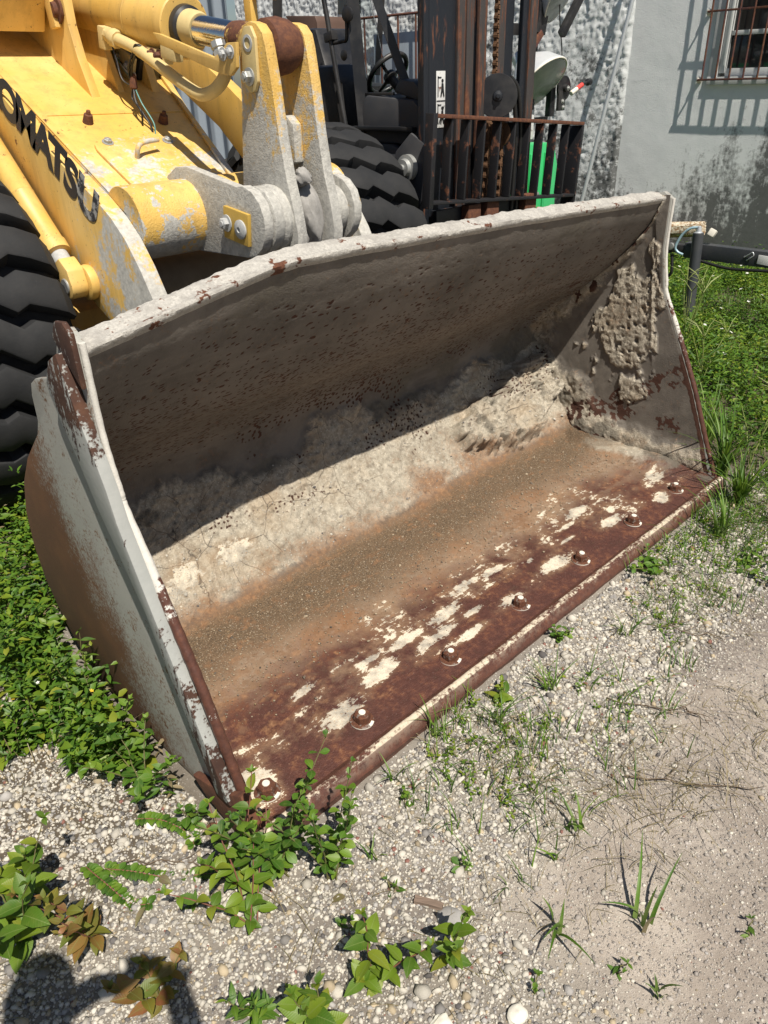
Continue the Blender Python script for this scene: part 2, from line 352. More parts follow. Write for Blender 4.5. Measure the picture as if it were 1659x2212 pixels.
def b_tube(bm, pts, r, n=8):
    pts = [Vector(p) for p in pts]; rr = r if isinstance(r, (list, tuple)) else [r]*len(pts); prev = None; u = None
    for i, p in enumerate(pts):
        d = (pts[min(i+1, len(pts)-1)]-pts[max(i-1, 0)]).normalized()
        if u is None: u, _ = frame_of(d)
        else: u = (u-d*u.dot(d)).normalized()
        v = d.cross(u); ring = [bm.verts.new(p+(u*math.cos(2*math.pi*j/n)+v*math.sin(2*math.pi*j/n))*rr[i]) for j in range(n)]
        if prev:
            for j in range(n): bm.faces.new((prev[j], prev[(j+1) % n], ring[(j+1) % n], ring[j]))
        else: bm.faces.new(ring)
        prev = ring
    bm.faces.new(prev)
def smooth_path(pts, m=6):
    P = [Vector(p) for p in pts]; o = []
    for i in range(len(P)-1):
        a, b, c, d = P[max(i-1, 0)], P[i], P[i+1], P[min(i+2, len(P)-1)]
        for k in range(m):
            t = k/m; o.append(.5*((2*b)+(c-a)*t+(2*a-5*b+4*c-d)*t*t+(3*b-a-3*c+d)*t**3))
    o.append(P[-1]); return o
def tube(name, pts, r, mat, parent, n=8, m=6, **k):
    bm = bmesh.new(); b_tube(bm, smooth_path(pts, m) if m > 1 else pts, r, n); return from_bm(name, bm, mat, parent, 60, **k)
def arc(cx, cy, r, a0, a1, n): return [(cx+r*math.cos(math.radians(a0+(a1-a0)*i/n)), cy+r*math.sin(math.radians(a0+(a1-a0)*i/n))) for i in range(n+1)]
def share(src, name, parent, mw=None, **k):
    """another object with the same mesh"""
    o = bpy.data.objects.new(name, src.data)
    if mw is not None: o.matrix_local = mw
    return reg(o, parent, **k)
def hexbolt(name, p, d, r, h, mat, parent, washer=True, **k):
    bm = bmesh.new(); 
    if washer: b_lathe(bm, p, d, [(0, r*1.45), (h*.18, r*1.45), (h*.2, r*1.2)], 20)
    b_lathe(bm, p, d, [(h*.15, r), (h*.85, r), (h, r*.82)], 6)
    b_lathe(bm, p, d, [(h*.5, r*.55), (h*1.12, r*.55), (h*1.18, r*.45)], 14)
    return from_bm(name, bm, mat, parent, **k)
rng = np.random.default_rng(7); random.seed(7)

# ================================================================== SETTING: ground, gravel, building
def sandiness(x, y):
    return np.clip(np.minimum((-y-.40)/.16, (x-.16)/.18)+.9*(fbm(x*3.1, y*3.1, 4, 5)-.5), 0, 1)
def gheight(x, y):
    h = .030*(fbm(x*1.7, y*1.7, 3, 3)-.5)+.016*(fbm(x*9, y*9, 4, 4)-.5)+.006*(fbm(x*40, y*40, 3, 44)-.5)-.012
    near = np.exp(-((x+.2)**2+(y+.6)**2)/.9)*.012
    return h-near
def ground_mat():
    m = NT('gravel_and_sand'); sd = m.rgb(m.attr('mk')[0]); s_, wet, gr = sd[0], sd[1], sd[2]
    n1 = m.noise(5, 8, .65); n2 = m.noise(70, 6, .7); n3 = m.noise(400, 3, .6)
    sand = m.mix(m.ramp(n1, (.3, 0), (.7, 1)), (.29, .25, .21), (.49, .435, .375)); sand = m.mix(m.ramp(n2, (.45, 0), (.75, .6)), sand, (.27, .225, .19))
    sand = m.mix(m.ramp(m.noise(2.2, 5), (.46, 0), (.68, .6)), sand, (.25, .205, .17)); sand = m.mix(m.ramp(m.voro(140), (.08, .8), (.2, 0)), sand, (.60, .56, .50))
    gv = m.mix(n2, (.15, .132, .110), (.38, .345, .295)); gv = m.mix(m.ramp(m.voro(95), (.1, 1), (.25, 0)), gv, (.66, .64, .59))
    soil = m.mix(n2, (.045, .036, .026), (.15, .12, .085))
    c = m.mix(s_, gv, sand); c = m.mix(m.mul(wet, m.ramp(n2, (.35, .3), (.6, .95))), c, (.155, .132, .115)); c = m.mix(gr, c, soil)
    return m.out(c, .95, 0, m.bump(m.add(n2, m.mul(n3, .6)), .7, .006))
def build_ground():
    xs = np.concatenate([np.linspace(-160, -3, 10), np.linspace(-2, 3.4, 330), np.linspace(3.6, 8, 40), np.linspace(10, 160, 10)])
    ys = np.concatenate([np.linspace(-160, -3.2, 10), np.linspace(-2.2, 1.6, 230), np.linspace(1.8, 9, 60), np.linspace(12, 160, 10)])
    X, Y = np.meshgrid(xs, ys, indexing='ij'); Z = gheight(X, Y)
    v = np.stack([X, Y, Z], -1).reshape(-1, 3)
    grass = np.clip(ss(2.5, 2.9, X+.35*(fbm(X*2, Y*2, 3, 8)-.5))*ss(-.75, -.2, Y+(fbm(X*3, Y*3, 3, 9)-.5)) + ss(-.05, .35, Y+.6*(fbm(X*3, Y*3, 3, 19)-.5))*ss(.05, -.12, X), 0, 1)
    grass = np.maximum(grass, ss(1.3, 1.7, Y)*ss(-8, -1, X))
    dk = ss(.46, .62, fbm(X*2.6+3, Y*2.6, 4, 6))*(.35+.65*np.exp(-((Y+.42+.10*(X-1))/.16)**2)); a = np.stack([sandiness(X, Y), dk, grass, X*0+1], -1).reshape(-1, 4)
    M['ground'] = ground_mat()
    np_mesh('ground', v, gridf(len(xs), len(ys)), 'ground', None, 180, {'mk': a}, kind='structure', label='pale gravel and sandy ground in front of the bucket')

def stone_mat():
    m = NT('limestone_gravel'); c, _, _ = m.attr('mk'); n = m.noise(90, 5, .7)
    return m.out(m.mix(m.mul(n, .55), c, m.mix(.5, c, (.20, .17, .14))), .92, 0, m.bump(m.noise(260, 3), .4, .003))
ICO = None
def stones(name, pts, size, cols, mat, label, parent=None):
    global ICO
    if ICO is None:
        bm = bmesh.new(); bmesh.ops.create_icosphere(bm, subdivisions=1, radius=1); bm.verts.ensure_lookup_table()
        ICO = (np.array([q.co[:] for q in bm.verts]), np.array([[w.index for w in f.verts] for f in bm.faces])); bm.free()
    V, F = ICO; n = len(pts)
    sq = rng.uniform(.55, 1.15, (n, 1, 3)); jit = rng.uniform(.72, 1.22, (n, len(V), 1))
    v = V[None]*sq*jit*size[:, None, None]; a = rng.uniform(0, 6.283, n); ca, sa = np.cos(a)[:, None], np.sin(a)[:, None]
    x = v[:, :, 0]*ca-v[:, :, 1]*sa; y = v[:, :, 0]*sa+v[:, :, 1]*ca; v = np.stack([x, y, v[:, :, 2]*.8], -1)+pts[:, None, :]
    f = F[None]+(np.arange(n)*len(V))[:, None, None]
    col = np.repeat(np.concatenate([cols, np.ones((n, 1))], 1), len(V), 0)
    return np_mesh(name, v.reshape(-1, 3), f.reshape(-1, 3), mat, parent, None, {'mk': col}, kind='stuff', label=label)
def stone_cols(n):
    t = rng.random(n)[:, None]; w = rng.uniform(.36, .64, n)[:, None]*np.array([[1, .94, .82]])
    g = rng.uniform(.16, .40, n)[:, None]*np.array([[1, .96, .92]]); b = rng.uniform(.25, .5, n)[:, None]*np.array([[1, .82, .55]]); r = np.tile([[.22, .09, .07]], (n, 1))
    d = rng.uniform(.06, .12, n)[:, None]*np.array([[1, .95, .98]])
    return np.where(t < .66, w, np.where(t < .88, g, np.where(t < .96, b, np.where(t < .992, d, r))))
def build_gravel():
    M['stone'] = stone_mat(); N = 330000
    x = rng.uniform(-1.15, 2.9, N); y = rng.uniform(-1.25, 1.5, N)
    # what lies before the cutting edge and beside the left plate
    keep = (y < -.02) | (x < -.06); keep &= (y > -1.1+.0*x) & (x*.72+y > -.72) & (y < .75+.5*(x < -.06)) & (x-1.25*y < 2.55+1.6*(y > -.6))
    dist = np.hypot(x-CAM[0], y-CAM[1]); keep &= rng.random(N) < np.clip((2.1/dist)**2, .12, 1)
    s_ = sandiness(x, y); keep &= rng.random(N) < (1-.72*s_)
    x, y, s_, dist = x[keep], y[keep], s_[keep], dist[keep]; n = len(x)
    size = np.exp(rng.normal(math.log(.0040), .47, n))*(1-.45*s_)*np.clip(.75+.12*dist, .8, 1.4); size = np.clip(size, .0018, .02)
    big = rng.random(n) < .006*(1-s_); size[big] *= 2.0
    pts = np.stack([x, y, gheight(x, y)+size*.15], 1)
    stones('gravel', pts, size, stone_cols(n), 'stone', 'loose white limestone gravel scattered before the bucket')
    print('stones', n)
    N = 60000; x = rng.uniform(.1, 2.8, N); y = rng.uniform(-1.15, -.05, N); s_ = sandiness(x, y); dist = np.hypot(x-CAM[0], y-CAM[1]); k = (rng.random(N) < s_*np.clip(1.7/dist, .2, 1))&(x*.72+y > -.75); x, y = x[k], y[k]; n = len(x); size = np.clip(np.exp(rng.normal(math.log(.0019), .5, n)), .0009, .009)
    stones('dirt_crumbs', np.stack([x, y, gheight(x, y)+size*.1], 1), size, rng.uniform(.17, .46, n)[:, None]*np.array([[1, .91, .83]]), 'stone', 'crumbs of dirt on the sandy ground at right')

def wall_mat(name, rough):
    m = NT(name); x, y, z = m.xyz(); n1 = m.noise(6, 9, .7); n2 = m.noise(26, 7, .72); st = m.noise(5.5, 7, .65, m.scale(m.pos(), 1, 1, .16)); st2 = m.noise(16, 7, .7, m.scale(m.pos(), 1, 1, .10))
    base = m.mix(n1, (.68, .71, .715), (.80, .82, .82))
    low = m.ramp(z, (.0, 1), (1., 0)) if False else m.mth('SUBTRACT', 1.35, z)
    if rough:
        n4 = m.noise(1.3, 4, .6)
        k = m.add(m.mul(n2, .65), m.mul(n1, .45), m.mul(n4, .75), m.mul(low, .10), -.45)
        f = m.ramp(k, (.46, 0), (.60, .9))
    else:
        win = m.ramp(y, (.0, 0), (1, 0))
        ys = m.ramp(m.mth('MULTIPLY', m.mth('SUBTRACT', y, 1.6), .7), (.0, 1), (1.0, 0))
        k = m.add(m.mul(st, .55), m.mul(st2, .35), m.mul(n2, .55), m.mul(n1, .55), m.mul(low, .36), m.mul(ys, .26), -.84)
        below = m.ramp(z, (.53, 1), (.531, 1))
        f = m.ramp(k, (.44, 0), (.66, .95))
    c = m.mix(f, base, m.mix(n2, (.035, .037, .036), (.13, .135, .13)))
    h = m.add(m.noise(110, 4, .6), m.mul(n2, .5))
    return m.out(c, .85 if not rough else .62, 0, m.bump(h, .35, .006))
def build_building():
    M['wall_rough'] = wall_mat('rough_stucco', True); M['wall_smooth'] = wall_mat('smooth_render', False)
    XW = 7.0
    b = thing('building', (XW, 4, 0), 'white stucco building with mildew stains and a barred window behind everything', 'building')
    ys = np.arange(3.17, 9.4, .016); zs = np.arange(-.15, 3.1, .016); Y, Z = np.meshgrid(ys, zs, indexing='ij')
    blob = fbm(Y*14, Z*11, 4, 61); rid = 1-np.abs(2*fbm(Y*26, Z*20, 3, 62)-1); smear = ss(.45, .62, fbm(Y*1.6+2, Z*1.6, 3, 63))*ss(4.6, 3.6, Y)
    d = (.022*blob+.015*rid*rid+.012*fbm(Y*60, Z*50, 3, 64))*(1-.55*smear)+.02*smear*fbm(Y*4, Z*5, 3, 65)
    d = d*ss(3.165, 3.24, Y)
    v = np.stack([XW-d, Y, Z], -1).reshape(-1, 3); np_mesh('wall', v, gridf(len(ys), len(zs), flip=True), 'wall_rough', b, 180, label='rough lumpy stucco wall')
    def sheet(y0, y1, z0, z1, st=.03):
        ys = np.linspace(y0, y1, max(2, int((y1-y0)/st))); zs = np.linspace(z0, z1, max(2, int((z1-z0)/st))); Y, Z = np.meshgrid(ys, zs, indexing='ij')
        d = .006*(fbm(Y*3, Z*3, 4, 71)-.5)+.003*fbm(Y*30, Z*30, 3, 72)
        e = np.minimum.reduce([ss(y0, y0+.03, Y)+.0, ss(y1, y1-.03, Y), ss(z0, z0+.03, Z), ss(z1, z1-.03, Z)])
        v = np.stack([XW-.006-d*1., Y, Z], -1).reshape(-1, 3); np_mesh('wall', v, gridf(len(ys), len(zs), flip=True), 'wall_smooth', b, 180, label='smooth rendered wall streaked with black mildew')
    W0, W1, Z0, Z1 = .75, 2.36, 1.60, 2.9
    sheet(-5, 3.19, -.15, Z0); sheet(W1, 3.19, Z0, 3.1); sheet(-5, W0, Z0, 3.1); sheet(W0, W1, Z1, 3.1)
    w = box('window', W0 and XW+.085, XW+.12, W0, W1, Z0, Z1, 'whiteframe', b, 0, label='window behind the bars')
    def fr(n, y0, y1, z0, z1, x0, x1, mt='whiteframe'): return box(n, XW+x0, XW+x1, y0, y1, z0, z1, mt, w, .004)
    fr('window_frame', W1-.05, W1+.03, Z0, Z1, -.03, .08); fr('window_frame', W1-.10, W1-.052, Z0+.04, Z1, .0, .083); fr('window_frame', W0, W0+.05, Z0, Z1, -.02, .08)
    fr('sill', W0, W1+.03, Z0-.05, Z0+.012, -.035, .07); fr('window_frame', W0+.05, W1-.102, Z0+.014, Z0+.075, .02, .083); fr('mullion', W0+.05, W1-.102, 1.925, 1.96, .03, .083)
    fr('pane', W0+.05, W1-.105, Z0+.077, 1.923, .05, .06, 'glass'); fr('pane', W0+.05, W1-.105, 1.962, Z1-.01, .062, .072, 'glass')
    g = box('window_grille', XW-.108, XW-.094, .6, 2.44, 1.585, 1.601, 'bars', b, .002, label='red brown steel window grille')
    box('rail', XW-.1075, XW-.0945, .6, 2.44, 2.10, 2.116, 'bars', g, .002)
    for i in range(14): rod('bar', (XW-.101, 2.405-.122*i, 1.59), (XW-.101, 2.405-.122*i, 3.0), .0085, 'bars', g, 8)
    for z in (1.593, 2.108): rod('bracket', (XW-.10, 2.44, z), (XW-.0, 2.47, z), .009, 'bars', g, 8); lathe('anchor', (XW-.02, 2.465, z), (-.4, 0, -.2), [(0, .03), (.02, .02), (.028, .006)], 'white_paint', g, 9)
    # blue grey sheet wing past the stucco, seen in the gap over the loader
    ysr = np.arange(9.42, 14, .05); X = XW-.15+.03*np.sign(np.sin(ysr*16)); v = np.concatenate([np.stack([X, ysr, X*0-.1], -1), np.stack([X, ysr, X*0+3.2], -1)]); n = len(ysr)
    i = np.arange(n-1); np_mesh('sheet_wall', v, np.stack([i, i+n, i+n+1, i+1], 1), 'corr', b, None, label='blue grey corrugated sheet wall')
build_ground(); build_gravel(); build_building()

# ================================================================== WHEEL LOADER
loader = thing('wheel_loader', (1.3, 2.45, 0), 'yellow wheel loader with black tyres and a wide cement caked front bucket resting on gravel', 'wheel loader')
PROF = [(.035, .036), (.2, .041), (.5, .05), (.77, .060), (.85, .090), (.94, .172), (1.04, .285), (1.10, .40), (1.115, .49), (1.075, .59), (.96, .70), (.78, .83), (.62, .98), (.53, 1.10), (.49, 1.185)]
LX = [0, .14, .26, .38, .52, .61, .84, 1.46, 1.93, 2.6]; LZ = [1.170, 1.193, 1.215, 1.235, 1.258, 1.264, 1.260, 1.243, 1.226, 1.2]
def profile(n):
    P = np.array([(p.x, p.y) for p in smooth_path([(a, b, 0) for a, b in PROF], 24)]); L = np.concatenate([[0], np.cumsum(np.hypot(*np.diff(P, axis=0).T))])
    s = np.linspace(0, L[-1], n); return s, np.interp(s, L, P[:, 0]), np.interp(s, L, P[:, 1])
FRONT = [(.462, 1.20), (.462, 1.0), (.44, .86), (.425, .80), (.309, .575), (.224, .40), (.148, .215), (.08, .06), (.052, .0)]     # front edge of the side plates
# worn white paint and cement patches left on the floor plate: x, y, half sizes, turn
FLAKES = [(.40, .19, .10, .045, .2), (.60, .235, .09, .030, .1), (.76, .285, .09, .024, 0), (.86, .225, .13, .026, .1), (.96, .28, .10, .028, .1), (1.14, .34, .10, .024, 0), (.95, .150, .08, .016, 0),
          (.385, .345, .07, .02, .2), (1.50, .175, .11, .034, 0), (1.88, .335, .10, .030, 0), (1.93, .19, .10, .028, 0), (2.25, .135, .07, .03, .3), (2.40, .25, .10, .045, .2), (.055, .165, .06, .07, .4),
          (1.20, .165, .09, .022, 0), (1.28, .32, .06, .02, 0), (1.66, .24, .05, .012, 0), (1.75, .30, .06, .012, 0), (1.45, .26, .04, .012, 0), (.62, .30, .07, .015, 0), (1.05, .22, .06, .014, 0)]
def build_bucket():
    NX, NS = 470, 440; xs = np.linspace(0, W, NX); s, py, pz = profile(NS)
    ty = np.gradient(py, s); tz = np.gradient(pz, s); ny, nz = -tz, ty; k = np.hypot(ny, nz); ny, nz = ny/k, nz/k
    X, S = np.meshgrid(xs, s, indexing='ij'); Y = np.tile(py, (NX, 1)); Z = np.tile(pz, (NX, 1))
    dl = np.interp(xs, LX, LZ)-1.185; Z = Z+dl[:, None]*ss(1.75, s[-1], S)
    # ---- relief
    e1 = fbm(X*2.3, S*2.3, 4, 11); e2 = fbm(X*9, S*9, 5, 12); e3 = fbm(X*34, S*34, 4, 13); pb, pid = cells(X*30, S*30, 14); pb2, pid2 = cells(X*75, S*75, 15)
    top = 1.22+.30*(e1-.45)+.16*(e2-.5)+.10*ss(1.6, 2.4, X)
    crust = ss(.775, .87, S+.05*(e2-.5))*(1-ss(-.05, .05, S-top))
    peb = np.clip(1-pb/.42, 0, 1)*(pid > .55); gran = np.clip(1-pb2/.45, 0, 1)*(pid2 > .35)
    d = crust*(.001+.026*e2+.013*e3+.010*peb+.004*gran)
    ex = (X-2.22)/.42; ey = (S-1.04)/.17; lump = ss(.10, -.04, np.hypot(ex, ey)-.74+2.0*(fbm(X*7, S*7, 4, 17)-.5)+.4*(e3-.5))
    d = d+lump*(.045+.055*e2+.016*peb+.016*e3)
    ex = (X-2.60)/.20; fil = ss(.35, -.1, np.abs(ex)-.45+.7*(e2-.5))*ss(1.95, 1.4, S); d = d+fil*(.012+.03*e2)*ss(.06, .3, S)
    exl = ss(.16, 0, X+.10*(e2-.5))*ss(1.7, 1.1, S)*ss(.3, .7, S); d = d+exl*(.006+.02*e2)
    dirt = ss(.42, .66, S+.20*(e1-.5)+.10*(e2-.5))*ss(.86, .74, S+.06*(e2-.5)); d = d+dirt*(.0015+.0045*gran+.003*e3)
    ridge = np.exp(-((S-.79)/.035)**2)*(.006+.006*e2); d = d+ridge
    d = d+.0018*(fbm(X*5, S*5, 3, 16)-.5)+.0012*e3*(S > 1.2)
    # dished floor plate, bent a little between the bolts
    # ---- colour masks
    rust = ss(.13, -.10, S-.37-.30*(fbm(X*3.2, S*5, 5, 21)-.5)+.10*ss(1.9, 2.4, X))
    rust = rust*(1-.5*ss(.55, .7, fbm(X*12, S*20, 4, 22))*ss(.05, .4, S))
    floor = ss(.86, .74, S)
    cem = np.clip(crust*1.0+lump+fil+exl, 0, 1); upfilm = ss(1.18, 1.5, S)
    fl = np.zeros_like(X)
    j1 = fbm(X*13, Y*38, 5, 31, .6)
    for (cx, cy, rx, ry, an) in FLAKES:
        dx, dy = X-cx, Y-cy; u = dx*math.cos(an)+dy*math.sin(an); v_ = -dx*math.sin(an)+dy*math.cos(an)
        r = np.hypot(u/(rx*1.5), v_/(ry*1.6)); fl = np.maximum(fl, np.where(S < .8, ss(1.15, .1, r), 0))
    fl = np.maximum(fl, .42*floor*ss(.40, .62, fbm(X*4, Y*9, 3, 33))*ss(.10, .2, Y)*ss(.62, .4, Y))
    # lime white splashes with rust freckles low on the left of the back
    for (cx, sy, rx, ry) in ((.56, .96, .11, .06), (.37, .96, .09, .06), (.28, .92, .09, .05), (.16, .95, .08, .08)):
        r = np.hypot((X-cx)/rx, (S-sy)/ry); fl = np.maximum(fl, ss(1.4, .2, r)*.95)
    orr = np.clip(ss(.55, .80, fbm(X*30, S*44, 4, 35))*floor*.62*ss(.06, .2, S)+.62*np.exp(-((S-.83)/.07)**2)*(.45+.55*ss(.35, .6, fbm(X*6, S*12, 4, 36)))+.6*np.exp(-((S-.9)/.10)**2)*ss(1.35, 1.55, X)*ss(2.1, 1.8, X)*ss(.3, .6, e2), 0, 1)
    mil = np.clip(ss(.50, .66, fbm(X*3.3+4, S*6, 5, 37))*ss(1.12, 1.24, S)*ss(1.62, 1.36, S)*.75 + fil*.7*ss(.4, .62, e2)*ss(1.3, .6, S) + lump*.6*ss(.48, .32, e2), 0, 1)
    mil = np.maximum(mil, .55*ss(1.95, 2.2, S)*ss(.45, .7, fbm(X*3, S*5, 4, 38)))
    # rust pits on the mouldboard, drawn out along x, plus freckles lower down
    pits = np.zeros_like(X)
    for (fx, fs, sd, dens) in ((30, 86, 41, .62), (48, 125, 42, .68), (20, 62, 43, .90)):
        q, qid = cells(X*fx+S*fx*.35, S*fs, sd); band = np.clip(.55*np.exp(-((S-1.72)/.22)**2)+.20*ss(1.3, 1.5, S)+.25*np.exp(-((S-1.45)/.09)**2)*ss(.3, .6, e1), 0, 1)
        pits = np.maximum(pits, ss(.33, .16, q)*(.55+.45*_h(np.floor(qid*997), np.floor(qid*31), 3))*(qid > 1-(1-dens)*band*2.0)*ss(1.3, 1.42, S)*ss(s[-1]-.02, s[-1]-.16, S))
    q, qid = cells(X*55, S*55, 46); clus = ss(.53, .66, fbm(X*5, S*7, 3, 47)); pits = np.maximum(pits, ss(.46, .3, q)*(qid > .45)*clus*.75*ss(.92, 1.05, S)*ss(1.75, 1.3, S)*ss(.25, .5, 1-crust*.6))
    ed = ss(.62, .70, fbm(X*7, S*7, 5, 48))*ss(2.1, 2.5, X)*ss(1.2, 1.5, S)*ss(1.95, 1.7, S); pits = np.maximum(pits, ed*.9)
    d = d-pits*.002
    cem = np.clip(cem*(1-.4*upfilm), 0, 1); fl = fl*(1-.0*rust)
    mk = np.stack([rust*(S < .85), cem, dirt*.9, pits*.92], -1).reshape(-1, 4); mk2 = np.stack([fl*.95, orr*(1-.6*fl), mil*(1-fl), floor], -1).reshape(-1, 4)
    v = np.stack([X, Y+d*ny[None], Z+d*nz[None]], -1).reshape(-1, 3); f = gridf(NX, NS); v0_ = v.copy()
    # outer skin, 3 cm behind
    xo = np.linspace(0, W, 27); so_, oy, oz = profile(60); t2y = np.gradient(oy, so_); t2z = np.gradient(oz, so_); kk = np.hypot(t2y, t2z)
    XO, _ = np.meshgrid(xo, so_, indexing='ij'); th = np.where(so_ < .7, .012, .03)
    YO = np.tile(oy+t2z/kk*th, (27, 1)); ZO = np.tile(oz-t2y/kk*th, (27, 1))+(np.interp(xo, LX, LZ)-1.185)[:, None]*ss(1.75, s[-1], so_)[None]-.02*ss(1.9, 2.2, so_)[None]
    bk = np_mesh('bucket', v, f, 'interior', loader, 180, {'mk': mk, 'mk2': mk2}, label='wide bucket, rusty floor and cement caked back')
    np_mesh('back_skin', np.stack([XO, YO, ZO], -1).reshape(-1, 3), gridf(27, 60, 0, True), 'grey_back', bk, 180)
    # ---- top lip under a crust of cement
    N = 620; xl = np.linspace(-.004, W+.004, N); zl = np.interp(xl, LX, LZ); sec = np.array([(.016, -.03), (.002, -.016), (-.006, -.008), (-.009, .002), (-.006, .008), (.004, .011), (.016, .009), (.022, .012), (.040, .020), (.058, .026), (.070, .027), (.077, .019), (.078, -.012), (.064, -.05)])
    X2, K = np.meshgrid(xl, np.arange(len(sec)), indexing='ij'); g = np.zeros_like(X2)
    nn = fbm(X2*7, K*.55+3, 4, 51); n3_ = fbm(X2*38, K*.9, 4, 52); wt = np.array([0, .2, .35, .4, .5, .6, .6, .9, 1.1, 1.2, 1.3, 1.1, .8, .2])
    mid_ = ss(.45, .75, X2)*ss(2.62, 2.0, X2)*.6+.4; on = (nn-.45)*.013*wt[None]*mid_+(n3_-.5)*.007*wt[None]; cy = sec[:, 0].mean(); cz = -.01
    nyy = (sec[:, 0]-cy); nzz = sec[:, 1]-cz; kk = np.hypot(nyy, nzz); sec = sec*np.array([.82, .85]); YL = .49+sec[None, :, 0]+on*(nyy/kk)[None]; ZL = zl[:, None]+sec[None, :, 1]+on*(nzz/kk)[None]
    np_mesh('lip', np.stack([X2, YL, ZL], -1).reshape(-1, 3), gridf(N, len(sec), flip=True), 'cement', bk, 38, label='top lip caked in pale cement')
    # ---- cutting edge with its painted weld strip
    N = 420; xl = np.linspace(-.02, W+.004, N); sec = np.array([(.075, .030, 0), (.040, .0395, 0), (.036, .0425, .7), (.027, .0430, 1), (.018, .0400, .9), (.0165, .0385, .2), (.000, .012, 0), (-.002, .008, 0), (-.001, .002, 0), (.004, -.03, 0), (.1, -.035, 0)])
    X2, K = np.meshgrid(xl, np.arange(len(sec)), indexing='ij'); nn = fbm(X2*30, K*.8, 4, 55)-.5; wv = (fbm(X2*2.2, X2*0, 3, 56)-.5)
    np_mesh('cutting_edge', np.stack([X2, sec[None, :, 0]+nn*.0015+wv*.010, sec[None, :, 1]+nn*.0012*(K < 9)], -1).reshape(-1, 3), gridf(N, len(sec)), 'edge_rust', bk, 24,
            {'mk': np.stack([np.tile(sec[:, 2], (N, 1))]*3+[X2*0+1], -1).reshape(-1, 4)}, label='worn cutting edge with a strip of flaking white paint')
    # ---- bolts
    for i, bx_ in enumerate((.069, .417, .804, 1.19, 1.578, 1.965, 2.352)):
        bm = bmesh.new(); p = (bx_, .122+.004*math.sin(i*2.3), .038+.003*math.sin(i*1.7)); up_ = (.05*math.sin(i*3.1), -.02+.05*math.cos(i*2.2), 1)
        b_lathe(bm, p, up_, [(0, .036), (.004, .036), (.006, .028)], 20); b_lathe(bm, p, up_, [(.004, .0255), (.028, .0250), (.033, .0205)], 6)
        nf = len(bm.faces); b_lathe(bm, p, up_, [(.02, .0105), (.0355, .0105), (.037, .009)], 14); bm.faces.ensure_lookup_table()
        for q in bm.faces[nf:]: q.material_index = 1
        for q in bm.faces[:22]: q.material_index = 1
        from_bm('bolt', bm, ['bolt_nut', 'white_paint'], bk, label='hexagon nut on a bolt end daubed white')
    # ---- side plates
    BACK = [(.30, -.01), (.75, .0), (.96, .07), (1.06, .17), (1.125, .30), (1.14, .42), (1.12, .55), (1.06, .67), (.97, .775), (.84, .885), (.812, .93), (.806, 1.0), (.79, 1.035), (.755, 1.055), (.62, 1.09), (.575, 1.17), (.545, 1.215), (.50, 1.225)]
    sp = prism('side_plate', FRONT+BACK, 0, -.0205, -.001, 'grey_plate', bk, .003, label='grey left side plate rusting towards its lower rear')
    prism('side_plate', FRONT+BACK, 0, W+.002, W+.031, 'grey_plate', bk, .004, label='right side plate splashed with cement inside')
    # rounded wearing edges
    for x0, r_ in ((-.011, .0135), (W+.013, .0115)):
        P = [Vector((x0, a-.004, b)) for a, b in FRONT]; P = smooth_path(P, 14); bm = bmesh.new(); b_tube(bm, P, [r_*(1+.05*math.sin(i*1.7))*(.58+.42*float(ss(1.0, .62, np.array(q_.z)))) for i, q_ in enumerate(P)], 14)
        me_ = bpy.data.meshes.new('edge_bar'); bmesh.ops.recalc_face_normals(bm, faces=bm.faces); bm.to_mesh(me_); bm.free()
        z = np.array([q.co.z for q in me_.vertices]); a = np.ones((len(z), 4)); a[:, 0] = ss(.2, 1.05, z)*.95; a[:, 1] = a[:, 2] = a[:, 0]
        at_ = me_.color_attributes.new('mk', 'FLOAT_COLOR', 'POINT'); at_.data.foreach_set('color', a.astype(np.float32).ravel())
        finish('edge_bar', me_, 'edge_bar', bk, 60, label='rounded front edge, white above and brown below')
    RF = [(.512, 1.175), (.487, 1.09), (.460, 1.01), (.435, .945), (.412, .88), (.395, .80), (.315, .60), (.236, .41), (.165, .235), (.105, .10)]
    RB = [(.165, .10), (.195, .18), (.222, .245), (.28, .385), (.352, .575), (.484, .808), (.532, .919), (.575, 1.003), (.600, 1.06), (.604, 1.09), (.56, 1.15)]
    prism('rib', RF+RB, 0, -.052, -.021, 'rib', bk, .005, label='grey doubler bar, brown with rust at its top')
    prism('heel', [(.05, .0), (.02, .09), (.06, .17), (.13, .12), (.22, .085), (.30, .06), (.24, .02), (.12, -.01)], 0, -.045, -.0215, 'edge_rust2', bk, .006)
    # top corner gusset on the left
    prism('corner_plate', [(.455, 1.10), (.455, 1.225), (.48, 1.245), (.52, 1.24), (.55, 1.20)], 0, -.036, -.0215, 'rib', bk, .006)
    # ---- inner skin of the right plate with the cement splash
    zs = np.linspace(.05, 1.215, 210); fy = np.interp(zs, [q[1] for q in FRONT][::-1], [q[0] for q in FRONT][::-1])+.004
    io = np.argmax(py > .80); byy = np.interp(zs, pz[io:], py[io:])
    U = np.linspace(0, 1, 150); Zg, Ug = np.meshgrid(zs, U, indexing='ij'); Yg = fy[:, None]+(byy-fy)[:, None]*Ug
    e2 = fbm(Yg*9, Zg*9, 5, 81); e3 = fbm(Yg*45, Zg*45, 4, 82); lump_c = cells(Yg*50, Zg*50, 83)
    sp_ = np.hypot((Yg-.62+.25*(Zg-.55))/.16, (Zg-.55)/.30); splash = ss(.10, -.04, sp_-.80+3.2*(.5-fbm(Yg*8, Zg*6, 5, 84)))*ss(.36, .52, fbm(Yg*38, Zg*38, 3, 89)+.18)
    rear = ss(.72, .95, Ug+.25*(e2-.5)+.25*ss(.5, .1, Zg)); low = ss(.17, .08, Zg+.1*(e2-.5)-.02*Ug)
